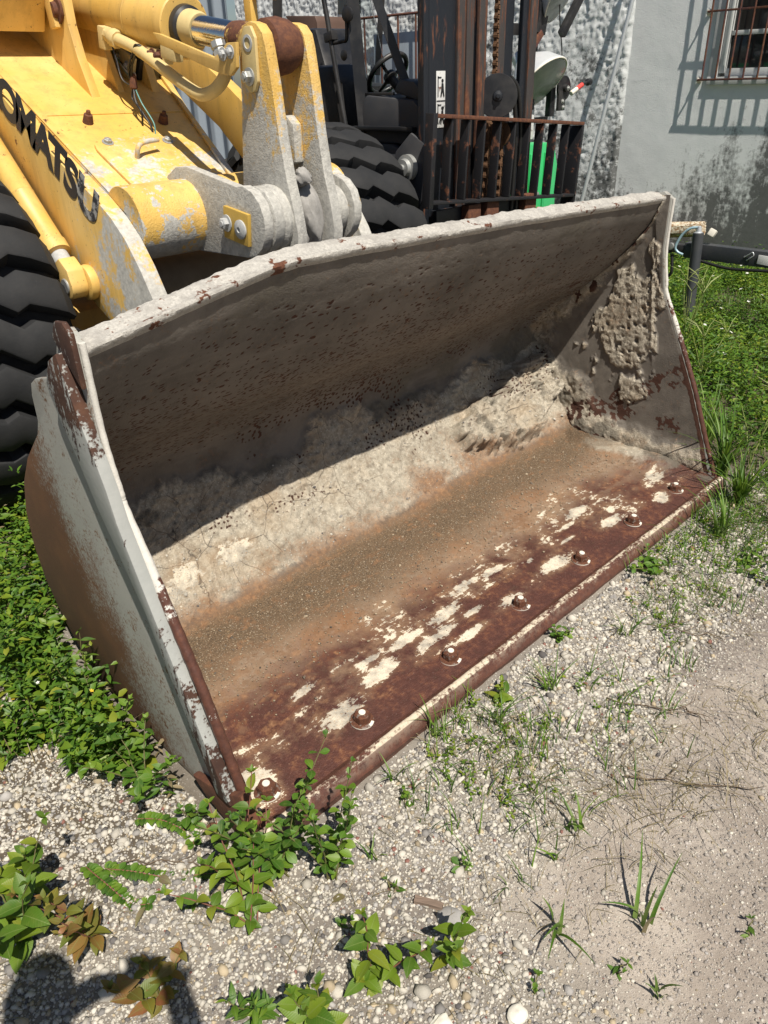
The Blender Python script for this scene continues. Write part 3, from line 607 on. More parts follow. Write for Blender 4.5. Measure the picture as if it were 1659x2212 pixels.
    rg = 1-np.abs(2*fbm(Yg*34+Zg*9, Zg*26, 4, 91)-1); d = splash*(.002+.007*rg*rg+.004*e3)+rear*(.004+.026*e2+.014*e3)+low*(.006+.024*e2+.008*e3)+.002*e3*ss(.7, 1., Zg)
    weld = np.exp(-((Yg-(.475+.14*(Zg-.75)))/.006)**2)*ss(.45, .55, Zg)*ss(1.05, .95, Zg); d = d+weld*.005
    dbl = ss(.0, .012, Yg-(.44+.25*(Zg-.80)))*ss(.80, .82, Zg); d = d+.006*(1-dbl)*ss(.80, .82, Zg)
    q, qid = cells(Yg*34, Zg*34, 85); bandp = np.exp(-((Zg-(.55-.62*(Yg-.45)*1.0-.18))/.06)**2)*ss(.15, .25, Yg)+.8*np.exp(-((Zg-.22)/.05)**2)*ss(.2, .3, Yg)*ss(.75, .6, Yg)
    rs = ss(.50, .62, fbm(Yg*70, Zg*70, 4, 86)+.16*np.clip(bandp, 0, 1)-.05)*np.clip(bandp*1.3, 0, 1)*ss(.42, .58, fbm(Yg*9, Zg*9, 3, 88)+.08); rs = np.maximum(rs, ss(.56, .66, fbm(Yg*26, Zg*26, 5, 87))*rear*.8); rs = np.maximum(rs, ss(.03, .012, Yg-fy[:, None]+.012*(e3-.5))*ss(.62, .5, Zg))
    cem = np.clip(rear*.8+low+splash*.75, 0, 1); fl = d*0; mil = np.clip(rear*.6*ss(.45, .6, e2)*ss(.55, .3, Zg)+low*.6*ss(.4, .6, e2), 0, 1)
    o_ = np.zeros_like(d); v = np.stack([W-d+.0015*(Ug < .01), Yg, Zg], -1).reshape(-1, 3)
    np_mesh('side_plate_lining', v, gridf(210, 150, flip=False), 'interior', bk, 180, {'mk': np.stack([o_, cem, o_, rs*.7*(1-splash)], -1).reshape(-1, 4), 'mk2': np.stack([fl, .25*low, mil, o_], -1).reshape(-1, 4)}, label='inner face of the right side plate, splashed cement and rust spots')
    # grit lying in the bucket
    n = 5200; x = rng.uniform(.05, 2.5, n); y = np.clip(rng.normal(.63, .13, n), .1, .86); size = np.exp(rng.normal(math.log(.0021), .42, n))
    pz_ = np.interp(y, py[:200], pz[:200]); c = stone_cols(n)*np.array([[.62, .53, .42]])
    g_ = stones('grit', np.stack([x, y, pz_+.004], 1), size, c, 'stone', 'grit lying on the bucket floor', bk)
    n = 900; xi = rng.integers(3, NX-3, n); si = rng.integers(int(NS*.83/s[-1]), int(NS*1.22/s[-1]), n); VV = v0_.reshape(NX, NS, 3)[xi, si]
    stones('pebbles', VV, np.exp(rng.normal(math.log(.0030), .45, n)), stone_cols(n)*.9, 'stone', 'pebbles set in the cement crust', bk)
    return bk
def rib_mat():
    m = NT('rib_paint'); x, y, z = m.xyz(); n1 = m.noise(7, 9, .72); n2 = m.noise(90, 5, .75); st = m.noise(9, 8, .75, m.scale(m.pos(), 1, 3, .5, (.45, 0, 0)))
    k = m.add(m.mul(m.ramp(m.mth('MULTIPLY', z, .8), (.70, 0), (.84, 1)), .50), m.mul(m.ramp(z, (.0, 1), (.75, 0)), .52), m.mul(m.mth('SUBTRACT', st, .5), 1.9), m.mul(m.mth('SUBTRACT', n2, .5), .7))
    f = m.ramp(k, (.34, 0), (.44, 1)); pc = m.mix(n1, (.27, .285, .275), (.42, .425, .405))
    return m.out(m.mix(f, pc, m.ramp(m.noise(16, 6), (.2, (.028, .013, .010)), (.55, (.060, .026, .016)), (.85, (.12, .052, .026)))), m.mix(f, (.55,)*3, (.85,)*3), 0, m.bump(m.add(n2, f), .3, .003))
M['dust_tube'] = plain('dusty_brown_steel', (.26,.22,.17), .9, 0, .3, 20); M['rod_neck'] = rusty('rusty_rod_neck', (.62,.42,.12), .38, sc_=20)
M['rib'] = rib_mat(); M['edge_rust2'] = rusty('heel_steel', (.45, .43, .38), .62, sc_=10); M['bolt_nut'] = rusty('bolt_nut_rust', (.26, .22, .19), .40, .5, .2, 60)
bucket = build_bucket()
M['cement_dark'] = plain('grey_set_concrete', (.30, .29, .275), .95, 0, .35, 70); M['pale_yellow'] = plain('dusty_yellow', (.60, .47, .22), .6, 0, .15, 40)
M['crank_y'] = plain('ochre_paint', (.50, .33, .07), .5, 0, .15, 30)

# ------------------------------------------------------------------ tyres
def build_tyre(x0, x1, first=None):
    yc, zc, R, hw = 2.60, .69, .75, (x1-x0)/2; xm = (x0+x1)/2
    prof = [(-hw*.72, .33), (-hw*.90, .40), (-hw*1.0, .52), (-hw*.99, .62), (-hw*.93, .675), (-hw*.80, .695), (0, .70), (hw*.80, .695), (hw*.93, .675), (hw*.99, .62), (hw, .52), (hw*.90, .40), (hw*.72, .33)]
    bm = bmesh.new(); b_lathe(bm, (xm, yc, zc), (1, 0, 0), [(a, b) for a, b in prof], 72)
    t = from_bm('wheel', bm, 'rubber', loader, 50, label='black loader tyre with deep chevron lugs')
    lathe('rim', (xm, yc, zc), (1, 0, 0), [(-hw*.74, .34), (-hw*.70, .30), (-hw*.4, .28), (-hw*.35, .12), (hw*.35, .12), (hw*.4, .28), (hw*.70, .30), (hw*.74, .34)], 'yellow', t, 40)
    NL = 25
    if first is None:
        # one zigzag lug wrapped on the tread, about the axle at the origin
        ws = np.array([-1.02, -.97, -.85, -.60, -.36, -.18, 0, .18, .36, .60, .85, .97, 1.02])*hw
        zig = np.interp(ws/hw, [-1, -.36, -.10, .10, .36, 1], [.10, .035, .065, -.03, .0, -.075]); half = .068
        bm = bmesh.new(); rows = []
        for lvl, (dr, sh) in enumerate(((.655, 1.12), (.725, 1.02), (.745, .93), (.75, .80))):
            ra = []; rb = []
            for w_, z_ in zip(ws, zig):
                drop = 0.085*max(0, abs(w_/hw)-.80)/.22; r = max(.60, (dr if lvl else .655)-drop*(1 if lvl else .3)); th = half*sh
                for lst, sg in ((ra, -1), (rb, 1)):
                    a = (z_+sg*th)/.75; wv = w_*(1 if lvl < 3 else .985); lst.append(bm.verts.new((wv, -r*math.cos(a), r*math.sin(a))))
            rows.append((ra, rb))
        for (a0, b0), (a1, b1) in zip(rows, rows[1:]):
            for i in range(len(ws)-1):
                bm.faces.new((a0[i], a0[i+1], a1[i+1], a1[i])); bm.faces.new((b0[i+1], b0[i], b1[i], b1[i+1]))
            bm.faces.new((a0[0], a1[0], b1[0], b0[0])); bm.faces.new((a0[-1], b0[-1], b1[-1], a1[-1]))
        a, b = rows[-1]
        mid = [bm.verts.new(((p.co.x+q.co.x)/2, *(((Vector(p.co)+Vector(q.co))/2).yz.normalized()*(.755-.085*max(0, abs(w_/hw)-.80)/.22)))) for p, q, w_ in zip(a, b, ws)]
        for i in range(len(ws)-1): bm.faces.new((a[i], a[i+1], mid[i+1], mid[i])); bm.faces.new((mid[i], mid[i+1], b[i+1], b[i]))
        bmesh.ops.recalc_face_normals(bm, faces=bm.faces); me = bpy.data.meshes.new('tread_lug'); bm.to_mesh(me); bm.free(); me.materials.append(M['rubber'])
        me.shade_smooth(); me.set_sharp_from_angle(angle=math.radians(32))
    else: me = first
    for i in range(NL):
        o = bpy.data.objects.new('tread_lug', me); reg(o, t)
        o.matrix_local = Matrix.Translation(Vector((xm, yc, zc))-BASE[loader.name]) @ Matrix.Rotation(2*math.pi*i/NL+.05, 4, 'X') @ Matrix.Diagonal((1, 1.035, 1.035, 1))
    return me
lugm = build_tyre(0.03, .61); build_tyre(2.13, 2.71, lugm)

# ------------------------------------------------------------------ lift arms, deck, cross tube
ARM = [(3.5, 2.28), (2.75, 1.83), (2.44, 1.655), (2.2, 1.505), (1.80, 1.310), (1.70, 1.25), (1.62, 1.18), (1.55, 1.085), (1.49, .98), (1.41, .77), (1.34, .5), (1.30, .33), (1.33, .24), (1.43, .25), (1.60, .52), (1.76, .73), (1.88, .845), (1.965, .885), (2.03, .935), (2.10, 1.03), (2.23, 1.19), (2.36, 1.32), (2.56, 1.48), (3.5, 2.0)]
armL = prism('lift_arm', ARM, 0, .72, .785, 'arm', loader, .004, label='left lift arm with dark lettering')
armR = prism('lift_arm', ARM, 0, 1.82, 1.885, 'arm', loader, .004)
def D(x, y, h=0): return Vector((x, y-.468*h, 1.31+.53*(y-1.8)+.883*h))          # a point on the sloping deck
def deck_plate(name, pts, h0, h1, mat, parent, bev=.004, **k):
    bm = bmesh.new(); lo = [bm.verts.new(D(x, y, h0)) for x, y in pts]; hi = [bm.verts.new(D(x, y, h1)) for x, y in pts]; n = len(pts)
    bm.faces.new(lo); bm.faces.new(hi)
    for i in range(n): bm.faces.new((lo[i], hi[i], hi[(i+1) % n], lo[(i+1) % n]))
    bmesh.ops.recalc_face_normals(bm, faces=bm.faces); bevel(bm, bev); return from_bm(name, bm, mat, parent, **k)
deck = deck_plate('boom_deck', [(.786, 3.3), (.786, 1.70), (.86, 1.66), (1.30, 1.72), (1.365, 1.83), (1.484, 2.28), (1.623, 2.77), (1.72, 3.3)], -.03, .0, 'deck', loader, label='sunlit yellow boom deck')
deck_plate('edge_strip', [(1.335, 1.80), (1.365, 1.80), (1.47, 2.28), (1.59, 2.76), (1.56, 2.76), (1.45, 2.28)], .0015, .016, 'deck', deck, .003)
deck_plate('weld_seam', [(.79, 2.305), (.79, 2.295), (1.47, 2.275), (1.47, 2.285)], -.002, .004, 'deck', deck, .002)
deck_plate('edge_strip', [(.787, 3.2), (.787, 1.75), (.815, 1.75), (.835, 3.2)], .0015, .008, 'deck', deck, .003)
cv = [(.90, 1.76), (.89, 2.02)] + [(.96+.07*math.cos(math.radians(a)), 2.05+.07*math.sin(math.radians(a))) for a in (175, 150, 120, 95)] + [(1.25+.07*math.cos(math.radians(a)), 2.03+.07*math.sin(math.radians(a))) for a in (85, 60, 30, 5)] + [(1.32, 2.0), (1.30, 1.76)]
deck_plate('cover_plate', cv, .0015, .012, 'deck', deck, .002, label='rounded inspection cover')
dn = Vector((0, -.468, .883))
for x, y, h in ((.968, 2.24, .0), (1.297, 2.21, .0)): lathe('stud', D(x, y, h), dn, [(0, .022), (.02, .019), (.034, .017), (.036, .010), (.05, .008)], 'rod_eye', deck, 12)
for x, y in ((.959, 2.09), (1.22, 2.07)): hexbolt('bolt', D(x, y, .012), dn, .016, .016, 'steel', deck)
tube('handle', [D(1.02, 1.985, .0), D(1.02, 1.985, .05), D(1.05, 2.0, .062), D(1.13, 2.015, .06)], .010, 'deck', deck, 10)
# lettering on the outer face of the arm
def letter(ch, y, z, h, ang, worn):
    cu = bpy.data.curves.new('letter', 'FONT'); cu.body = ch; cu.size = h/.70; cu.extrude = .0006; cu.offset = .0085; cu.align_x = 'CENTER'; cu.align_y = 'CENTER'
    t = bpy.data.objects.new('tmp', cu); COL.objects.link(t); dg = bpy.context.evaluated_depsgraph_get(); me = bpy.data.meshes.new_from_object(t.evaluated_get(dg)); bpy.data.objects.remove(t); bpy.data.curves.remove(cu)
    # text x -> right along -y, text y -> +z, facing -x
    R = Matrix(((0, 0, -1, 0), (-1, 0, 0, 0), (0, 1, 0, 0), (0, 0, 0, 1)))
    me.transform(Matrix.Translation((.7185, y, z)) @ R @ Matrix.Rotation(math.radians(ang), 4, 'Z') @ Matrix.Diagonal((1.12, 1, 1, 1)))
    finish('letter', me, 'letter_worn' if worn else 'letter', armL, None)
for i, (ch, y, z) in enumerate((('K', 2.505, 1.700), ('O', 2.383, 1.622), ('M', 2.255, 1.553), ('A', 2.140, 1.480), ('T', 2.045, 1.425), ('S', 1.962, 1.365), ('U', 1.858, 1.297))): letter(ch, y, z, .135, -31-(4 if ch in 'SU' else 0), ch == 'U')
# cross tube and the brackets that carry the bell crank
ct = rod('cross_tube', (.786, 1.73, 1.215), (1.82, 1.73, 1.215), .135, 'crank_edge', loader, 40, .002, label='cross tube with cement over yellow paint')
BR = [(1.88, 1.10), (1.88, 1.30), (1.84, 1.355), (1.77, 1.39), (1.69, 1.395)]+[(1.35+.125*math.cos(math.radians(a)), 1.222+.125*math.sin(math.radians(a))) for a in (75, 95, 120, 145, 170, 195, 220, 245, 270)]+[(1.72, 1.085)]
brL = prism('crank_bracket', BR, 0, 1.06, 1.10, 'crank', loader, .005, label='bell crank bracket, yellow under grey cement'); prism('crank_bracket', BR, 0, 1.50, 1.54, 'crank', loader, .005)
lathe('collar', (1.101, 1.345, 1.222), (1, 0, 0), [(0, .10), (.012, .118), (.045, .118), (.06, .11), (.075, .12), (.10, .115)], 'crank', loader, 36)
lathe('collar', (1.425, 1.345, 1.222), (1, 0, 0), [(0, .085), (.01, .098), (.05, .098), (.07, .09)], 'crank', loader, 36)
obox('keeper_plate', (1.052, 1.385, 1.208), (.016, .15, .115), (math.radians(8), 0, 0), 'crank_y', brL, .003)
hexbolt('bolt', (1.0435, 1.437, 1.215), (-1, 0, 0), .021, .024, 'cem_steel', brL)
lathe('grease_nipple', (1.0435, 1.352, 1.20), (-1, 0, 0), [(0, .034), (.006, .034), (.010, .026), (.012, .010), (.006, .008)], 'cem_steel', brL, 20)
# bell crank
def crank(x):
    c = [(1.385+.075*math.cos(math.radians(a)), 1.775+.075*math.sin(math.radians(a))) for a in (0, 30, 60, 90, 120, 150, 180)]
    c = [(1.46, 1.76), *c[0:1], *c, (1.292, 1.66), (1.275, 1.50), (1.252, 1.36), (1.225, 1.26), (1.21, 1.17), (1.23, 1.05), (1.30, .90), (1.42, .86), (1.50, .95), (1.54, 1.10), (1.535, 1.24), (1.50, 1.46), (1.475, 1.62)]
    o = []; [o.append(p) for p in c if not o or (abs(p[0]-o[-1][0])+abs(p[1]-o[-1][1])) > 1e-3]
    return o
bc = prism('bell_crank', crank(0), 0, 1.195, 1.240, 'crank', loader, .004, label='bell crank, bright yellow above and cement grey below')
prism('crank_cheek', crank(0), 0, 1.375, 1.420, 'crank', bc, .004)
lathe('rod_eye', (1.243, 1.385, 1.775), (1, 0, 0), [(0, .07), (.008, .085), (.06, .092), (.10, .085), (.129, .07)], 'rod_eye', bc, 30, label='rusted cylinder eye between the crank cheeks')
prism('pin_keeper', [(1.345, 1.80), (1.365, 1.835), (1.40, 1.835), (1.425, 1.80), (1.432, 1.69), (1.425, 1.655), (1.40, 1.635), (1.37, 1.64), (1.35, 1.67)], 0, 1.180, 1.1935, 'pale_yellow', bc, .004)
lathe('pin_end', (1.181, 1.385, 1.785), (-1, 0, 0), [(0, .026), (.003, .026), (.004, .017), (-.012, .015)], 'cem_steel', bc, 20)
hexbolt('bolt', (1.1795, 1.392, 1.685), (-1, 0, 0), .020, .026, 'steel', bc)
prism('stop_block', [(1.36, 1.40), (1.36, 1.53), (1.40, 1.56), (1.47, 1.55), (1.47, 1.43), (1.42, 1.385)], 0, 1.33, 1.3745, 'crank', bc, .01)
def cement_lump(name, c, s, seed, parent):
    bm = bmesh.new(); bmesh.ops.create_icosphere(bm, subdivisions=4, radius=1); V = np.array([q.co[:] for q in bm.verts])
    k = 1+.9*(fbm(V[:, 0]*1.6+V[:, 2]*1.1+seed, V[:, 1]*1.6-V[:, 2]*.7, 5, 90)-.5)
    for q, a in zip(bm.verts, k): q.co = Vector((q.co.x*s[0], q.co.y*s[1], q.co.z*s[2]))*float(a)+Vector(c)
    return from_bm(name, bm, 'cement_dark', parent, 40)
cement_lump('concrete_lump', (1.308, 1.315, 1.20), (.060, .085, .13), 1, bc); cement_lump('concrete_lump', (1.285, 1.275, 1.36), (.030, .035, .03), 4, bc)
# tilt cylinder: axis rises to the rear
tc0 = Vector((1.308, 1.46, 1.79)); td = Vector((0, 1, .155)).normalized()
tb = lathe('tilt_cylinder', tc0+td*.50, td, [(0, .06), (.0, .108), (.004, .113), (.035, .115), (.042, .107), (.30, .107), (.302, .1085), (.306, .107), (1.6, .107)], 'yellow', loader, 44, label='tilt cylinder barrel')
lathe('rod_seal', tc0+td*.46, td, [(0, .062), (.01, .075), (.035, .078), (.05, .07)], 'black', tb, 30)
lathe('rod', tc0+td*.17, td, [(0, .047), (.004, .050), (.33, .050)], 'chrome', tb, 36, label='polished chrome rod')
lathe('rod_neck', tc0-td*.06, td, [(0, .05), (.01, .057), (.19, .057), (.23, .052)], 'rod_neck', tb, 30)
lathe('gland', tc0+td*.39, td, [(0, .055), (.02, .062), (.11, .066)], 'pale_yellow', tb, 30)
M_gl = [(0, .115)]
hexbolt('bolt', tc0+td*.80+Vector((-.05, -.02, -.108)), (0, 0, -1), .016, .02, 'steel', tb)
M['hose'] = M['pale_yellow']
for a, b in (((1.235, 1.97, 1.775), (1.26, 2.36, 1.86)),): obox('valve_block', (1.24, 2.08, 1.775), (.05, .16, .05), (.15, 0, 0), 'pale_yellow', tb, .006)
for y in (2.02, 2.07, 2.12): hexbolt('bolt', (1.214, y, 1.772+(y-2.02)*.15), (-1, 0, 0), .014, .022, 'rod_eye', tb)
tube('hydraulic_pipe', [(1.20, 2.36, 1.853), (1.20, 2.15, 1.795), (1.20, 1.90, 1.690), (1.20, 1.80, 1.650), (1.20, 1.73, 1.632), (1.20, 1.65, 1.645), (1.20, 1.59, 1.675), (1.20, 1.555, 1.715), (1.20, 1.575, 1.75)], .0235, 'pale_yellow', tb, 14, label='bent steel hydraulic pipe')
lathe('pipe_union', (1.20, 1.573, 1.742), (0, .35, 1), [(0, .026), (.008, .029), (.026, .029), (.03, .023), (.036, .023), (.04, .028), (.06, .028), (.064, .018)], 'steel', tb, 8)
lathe('pipe_union', (1.20, 2.30, 1.837), (0, 1, .3), [(0, .032), (.01, .036), (.04, .036), (.05, .03), (.08, .03)], 'pale_yellow', tb, 10)
obox('pipe_clamp', (1.20, 2.40, 1.85), (.05, .05, .085), (.2, 0, 0), 'pale_yellow', tb, .006)
prism('link_bar', [(1.95, 1.845), (1.90, 1.80), (1.62, 1.722), (1.52, 1.695), (1.47, 1.69), (1.43, 1.715), (1.42, 1.79), (1.475, 1.79), (1.515, 1.765), (1.56, 1.750), (1.90, 1.838)], 0, 1.155, 1.170, 'yellow', tb, .003)
for y, z in ((1.455, 1.762), (1.50, 1.757)): hexbolt('bolt', (1.1545, y, z), (-1, 0, 0), .015, .014, 'cem_steel', tb)
obox('sensor', (1.175, 1.865, 1.775), (.04, .10, .05), (.2, 0, 0), 'pale_yellow', tb, .008)
# gussets that carry the rear of the cylinder
def gus(x0, x1, pts, n='gusset'): return prism(n, pts, 0, x0, x1, 'yellow', deck, .004)
gus(1.09, 1.13, [(2.40, 1.615), (2.47, 1.78), (2.50, 1.90), (2.50, 2.3), (2.95, 2.3), (2.95, 1.86)]); gus(1.235, 1.265, [(2.43, 1.63), (2.50, 1.80), (2.53, 1.90), (2.55, 2.3), (2.95, 2.3), (2.95, 1.86)])
gus(1.40, 1.44, [(2.42, 1.615), (2.52, 1.90), (2.54, 2.3), (2.95, 2.3), (2.95, 1.86)]); box('gusset_web', 1.131, 1.399, 2.80, 2.84, 1.72, 2.3, 'yellow', deck, .003)
lathe('pin_boss', (1.088, 2.56, 1.955), (-1, 0, 0), [(0, .05), (.012, .05), (.013, .032), (.03, .028)], 'rod_eye', deck, 24)
obox('pin_boss', (1.072, 2.585, 1.99), (.03, .055, .20), (-.10, 0, 0), 'yellow', deck, .005)
# frame panel behind the deck
fr = prism('front_frame', [(2.66, 1.88), (2.95, 2.00), (3.4, 2.3), (3.4, 2.9), (2.50, 2.9), (2.48, 2.2)], 0, .80, 1.06, 'yellow', loader, .01, label='yellow frame panel scratched with rust')
prism('frame_tower', [(3.0, .5), (3.0, 1.9), (3.3, 2.6), (4.2, 2.6), (4.2, .5)], 0, .9, 1.81, 'yellow', loader, .02); box('axle', .4, 2.2, 2.3, 2.6, .5, .8, 'yellow', loader, .05)
box('chassis', .95, 1.65, 2.4, 5.2, .45, 1.0, 'yellow', loader, .03)
prism('lamp_bracket', [(2.10, 1.985), (2.18, 1.995), (2.42, 2.03), (2.42, 2.10), (2.14, 2.10), (2.06, 2.05)], 0, 1.86, 1.90, 'yellow', loader, .006); box('lamp_bracket', 1.85, 1.89, 2.24, 2.29, 1.72, 2.10, 'yellow', loader, .004)
# lift cylinder beside the left arm
lc0 = Vector((.655, 1.965, .985)); ld = Vector((0, .74, .67)).normalized()
lc = lathe('lift_cylinder', lc0+ld*.15, ld, [(0, .040), (.003, .055), (.05, .056), (.056, .051), (.30, .051), (.303, .053), (.31, .051), (1.3, .051)], 'yellow', loader, 36, label='lift cylinder beside the left arm')
lathe('rod', lc0, ld, [(.02, .036), (.17, .036)], 'cem_steel', lc, 24)
prism('rod_end', [(1.965+.052*math.cos(math.radians(a)), .985+.052*math.sin(math.radians(a))) for a in range(150, 390, 24)]+[(2.035, 1.065), (1.985, 1.09), (1.93, 1.05)], 0, .61, .68, 'yellow', lc, .008)
lathe('pin', (.603, 1.965, .985), (1, 0, 0), [(0, .028), (.003, .031), (.11, .031)], 'steel', lc, 24); lathe('pin_boss', (.68, 1.965, .985), (1, 0, 0), [(0, .05), (.006, .066), (.025, .07), (.0395, .066)], 'yellow', armL, 28)
# electrics on the deck: black box, its ochre bracket, dangling wires
eb = obox('junction_box', D(1.43, 2.60, .06), (.12, .19, .12), (.49, 0, .12), 'black', loader, .01, label='black junction box with loose wires'); obox('bracket', D(1.345, 2.60, .05), (.02, .20, .10), (.49, 0, .12), 'pale_yellow', eb, .004)
for dy in (2.53, 2.60, 2.67): hexbolt('bolt', D(1.333, dy, .06), (-1, 0, 0), .014, .016, 'steel', eb)
def wire(pts, r, m_, seed):
    rr = random.Random(seed); P = [Vector(p)+Vector((rr.uniform(-1, 1), rr.uniform(-1, 1), rr.uniform(-1, 1)))*.008 for p in pts]; tube('wire', P, r, m_, eb, 6, 8)
J = (1.20, 2.235, 1.67)
for i in range(4): wire([(1.215, 2.05+.02*i, 1.775), (1.19, 2.13, 1.79+.01*i), (1.185, 2.19, 1.76), (1.19, 2.225, 1.71), J], .0042, 'wire', i)
for i, m_ in enumerate(('wire', 'wire', 'wirew', 'wiret')): wire([J, (1.25, 2.32, 1.70+.012*i), (1.30, 2.45, 1.715), (1.33, 2.52+.03*i, 1.75+.02*i)], .0035, m_, 20+i)
wire([(1.19, 2.345, 1.87), (1.185, 2.33, 1.78), (1.19, 2.29, 1.70), J], .0042, 'wire', 31); wire([J, (1.18, 2.24, 1.62), (1.19, 2.18, 1.57), (1.19, 2.20, 1.50), (1.18, 2.24, 1.465)], .0042, 'wire', 32)
wire([J, (1.19, 2.21, 1.60), (1.20, 2.165, 1.52), (1.20, 2.15, 1.44), (1.19, 2.15, 1.385)], .0048, 'wire', 33); wire([J, (1.20, 2.20, 1.61), (1.21, 2.15, 1.53), (1.21, 2.14, 1.47)], .003, 'wiret', 34)
lathe('connector', (1.20, 2.24, 1.655), (0, -.2, 1), [(0, .010), (.01, .017), (.05, .015), (.06, .008)], 'rod_eye', eb, 8)
prism('lower_link', [(1.32, .45), (1.32, .62), (1.48, .98), (1.58, .95), (1.46, .60), (1.44, .45)], 0, 1.26, 1.35, 'crank', loader, .01)
rod('cross_tube', (.786, 1.97, .93), (1.82, 1.97, .93), .10, 'dust_tube', loader, 28, .002)

# ================================================================== FORKLIFT beside the loader
fk = thing('forklift', (3.5, 2.6, 0), 'black forklift with a rusty mast and slatted load backrest parked beyond the bucket', 'forklift')
def build_forklift():
    T = 2.75
    mast = box('mast', 2.865, 2.908, 2.10, 2.145, .15, T, 'mast', fk, .004, label='rusty steel mast channels')
    def ch(x0, x1, y0, y1, m_='mast', z0=.15): return box('mast_rail', x0, x1, y0, y1, z0, T, m_, mast, .004)
    ch(2.909, 3.128, 2.10, 2.13); ch(3.13, 3.195, 2.085, 2.11, 'mast_edge'); ch(3.15, 3.17, 2.111, 2.20); ch(3.224, 3.289, 2.10, 2.125, 'mast_edge'); ch(3.25, 3.27, 2.126, 2.20); ch(3.322, 3.393, 2.09, 2.115, 'mast_edge'); ch(3.325, 3.345, 2.116, 2.2)
    ch(3.505, 3.579, 2.10, 2.125, 'mast_edge'); ch(3.58, 3.697, 2.13, 2.15); ch(3.745, 3.80, 2.10, 2.11); ch(3.802, 3.875, 2.085, 2.11, 'mast_edge'); ch(3.84, 3.86, 2.111, 2.2)
    for z in (.55, 1.28, 2.35): box('cross_member', 2.95, 3.86, 2.201, 2.24, z, z+.11, 'mast', mast, .005)
    rod('lift_ram', (3.45, 2.26, .2), (3.45, 2.26, 1.48), .038, 'mast', mast, 20); rod('ram_rod', (3.45, 2.26, 1.48), (3.45, 2.26, T), .022, 'steel', mast, 16)
    # lift chain: each plate link of its own
    bm = bmesh.new(); o = [(.011*math.cos(math.radians(a)), .023+.011*math.sin(math.radians(a))) for a in range(0, 181, 30)]+[(-.006, 0)]+[(.011*math.cos(math.radians(a)), -.023+.011*math.sin(math.radians(a))) for a in range(180, 361, 30)]+[(.006, 0)]
    for y in (-.012, -.004, .004): b_prism(bm, o, 1, y, y+.006)
    b_lathe(bm, (0, -.015, .023), (0, 1, 0), [(0, .006), (.03, .006)], 8); b_lathe(bm, (0, -.015, -.023), (0, 1, 0), [(0, .006), (.03, .006)], 8)
    bmesh.ops.recalc_face_normals(bm, faces=bm.faces); cm = bpy.data.meshes.new('chain_link'); bm.to_mesh(cm); bm.free(); cm.materials.append(M['chain'])
    cc = box('lift_chain', 3.44, 3.47, 2.085, 2.10, 1.62, 1.66, 'chain', fk, .004, label='rusty leaf chain')
    for x, z0, z1 in ((3.457, 1.66, 2.6), (3.385, .35, 1.42), (3.515, .35, 1.42)):
        z = z0; i = 0
        while z < z1:
            o_ = bpy.data.objects.new('chain_link', cm); reg(o_, cc); s_ = 1.15 if x == 3.457 else 1.45
            o_.matrix_local = Matrix.Translation(Vector((x, 2.075 if x == 3.457 else 2.055, z))-BASE[fk.name]) @ Matrix.Rotation(.03*math.sin(i*2.1), 4, 'Y') @ Matrix.Scale(s_, 4); z += .040*s_; i += 1
    sh = lathe('sheave', (3.435, 2.03, 1.565), (.9, .8, 0), [(0, .02), (.002, .115), (.014, .118), (.022, .10), (.034, .10), (.042, .118), (.055, .115)], 'black', fk, 40, label='black hose reel')
    lathe('hub', (3.432, 2.026, 1.565), (-.9, -.8, 0), [(0, .03), (.012, .026), (.016, .012), (.03, .010)], 'mast', sh, 14)
    for x in (3.385, 3.51): lathe('chain_roller', (x, 2.05, 1.36), (1, 0, 0), [(0, .05), (.004, .066), (.03, .066), (.034, .05)], 'chain', sh, 24)
    for dx in (0, .05): tube('hose', [(3.49+dx, 2.02, 1.66), (3.54+dx, 2.0, 1.60), (3.58+dx, 2.0, 1.45), (3.61+dx, 2.01, 1.28), (3.62+dx, 2.02, 1.05), (3.62+dx, 2.03, .8)], .013, 'wire', sh, 10)
    # carriage and load backrest, hanging a little askew
    th = -.075
    def BK(x, z): return (2.75+(x*math.cos(th)-z*math.sin(th)), 1.045+x*math.sin(th)+z*math.cos(th))
    def bar(n, x0, x1, z0, z1, y0, y1, par, m_='guard'): return prism(n, [BK(x0, z0), BK(x1, z0), BK(x1, z1), BK(x0, z1)], 1, y0, y1, m_, par, .004)
    br = bar('backrest', 0, 1.50, .0, .018, 1.945, 2.02, fk); br['label'] = 'slatted load backrest, rust along its edges'
    bar('top_rail', .02, 1.50, .438, .458, 1.945, 2.01, br, 'guard_rust'); bar('end_bar', -.015, .02, -.02, .46, 1.94, 2.0, br); bar('end_bar', 1.48, 1.502, -.12, .437, 1.945, 2.05, br)
    for i in range(9): x = .155+i*.147; bar('slat', x, x+.016, .019, .437, 1.955, 2.015, br)
    box('carriage', 2.9, 3.86, 2.03, 2.08, .55, .66, 'mast', br, .006); box('carriage', 2.9, 3.86, 2.03, 2.08, .90, .99, 'mast', br, .006)
    for x in (3.12, 3.30, 3.7): box('carriage_lug', x, x+.12, 1.97, 2.028, .86, 1.0, 'guard_rust', br, .006)
    # decal on the left channel
    dc = box('decal', 2.965, 3.04, 2.096, 2.0985, 1.42, 1.70, 'decal', mast, .0005, label='white warning decal with black figures')
    def blk(x0, x1, z0, z1): box('pictogram', x0, x1, 2.093, 2.0955, z0, z1, 'wire', dc, 0)
    blk(2.967, 3.038, 1.553, 1.557)
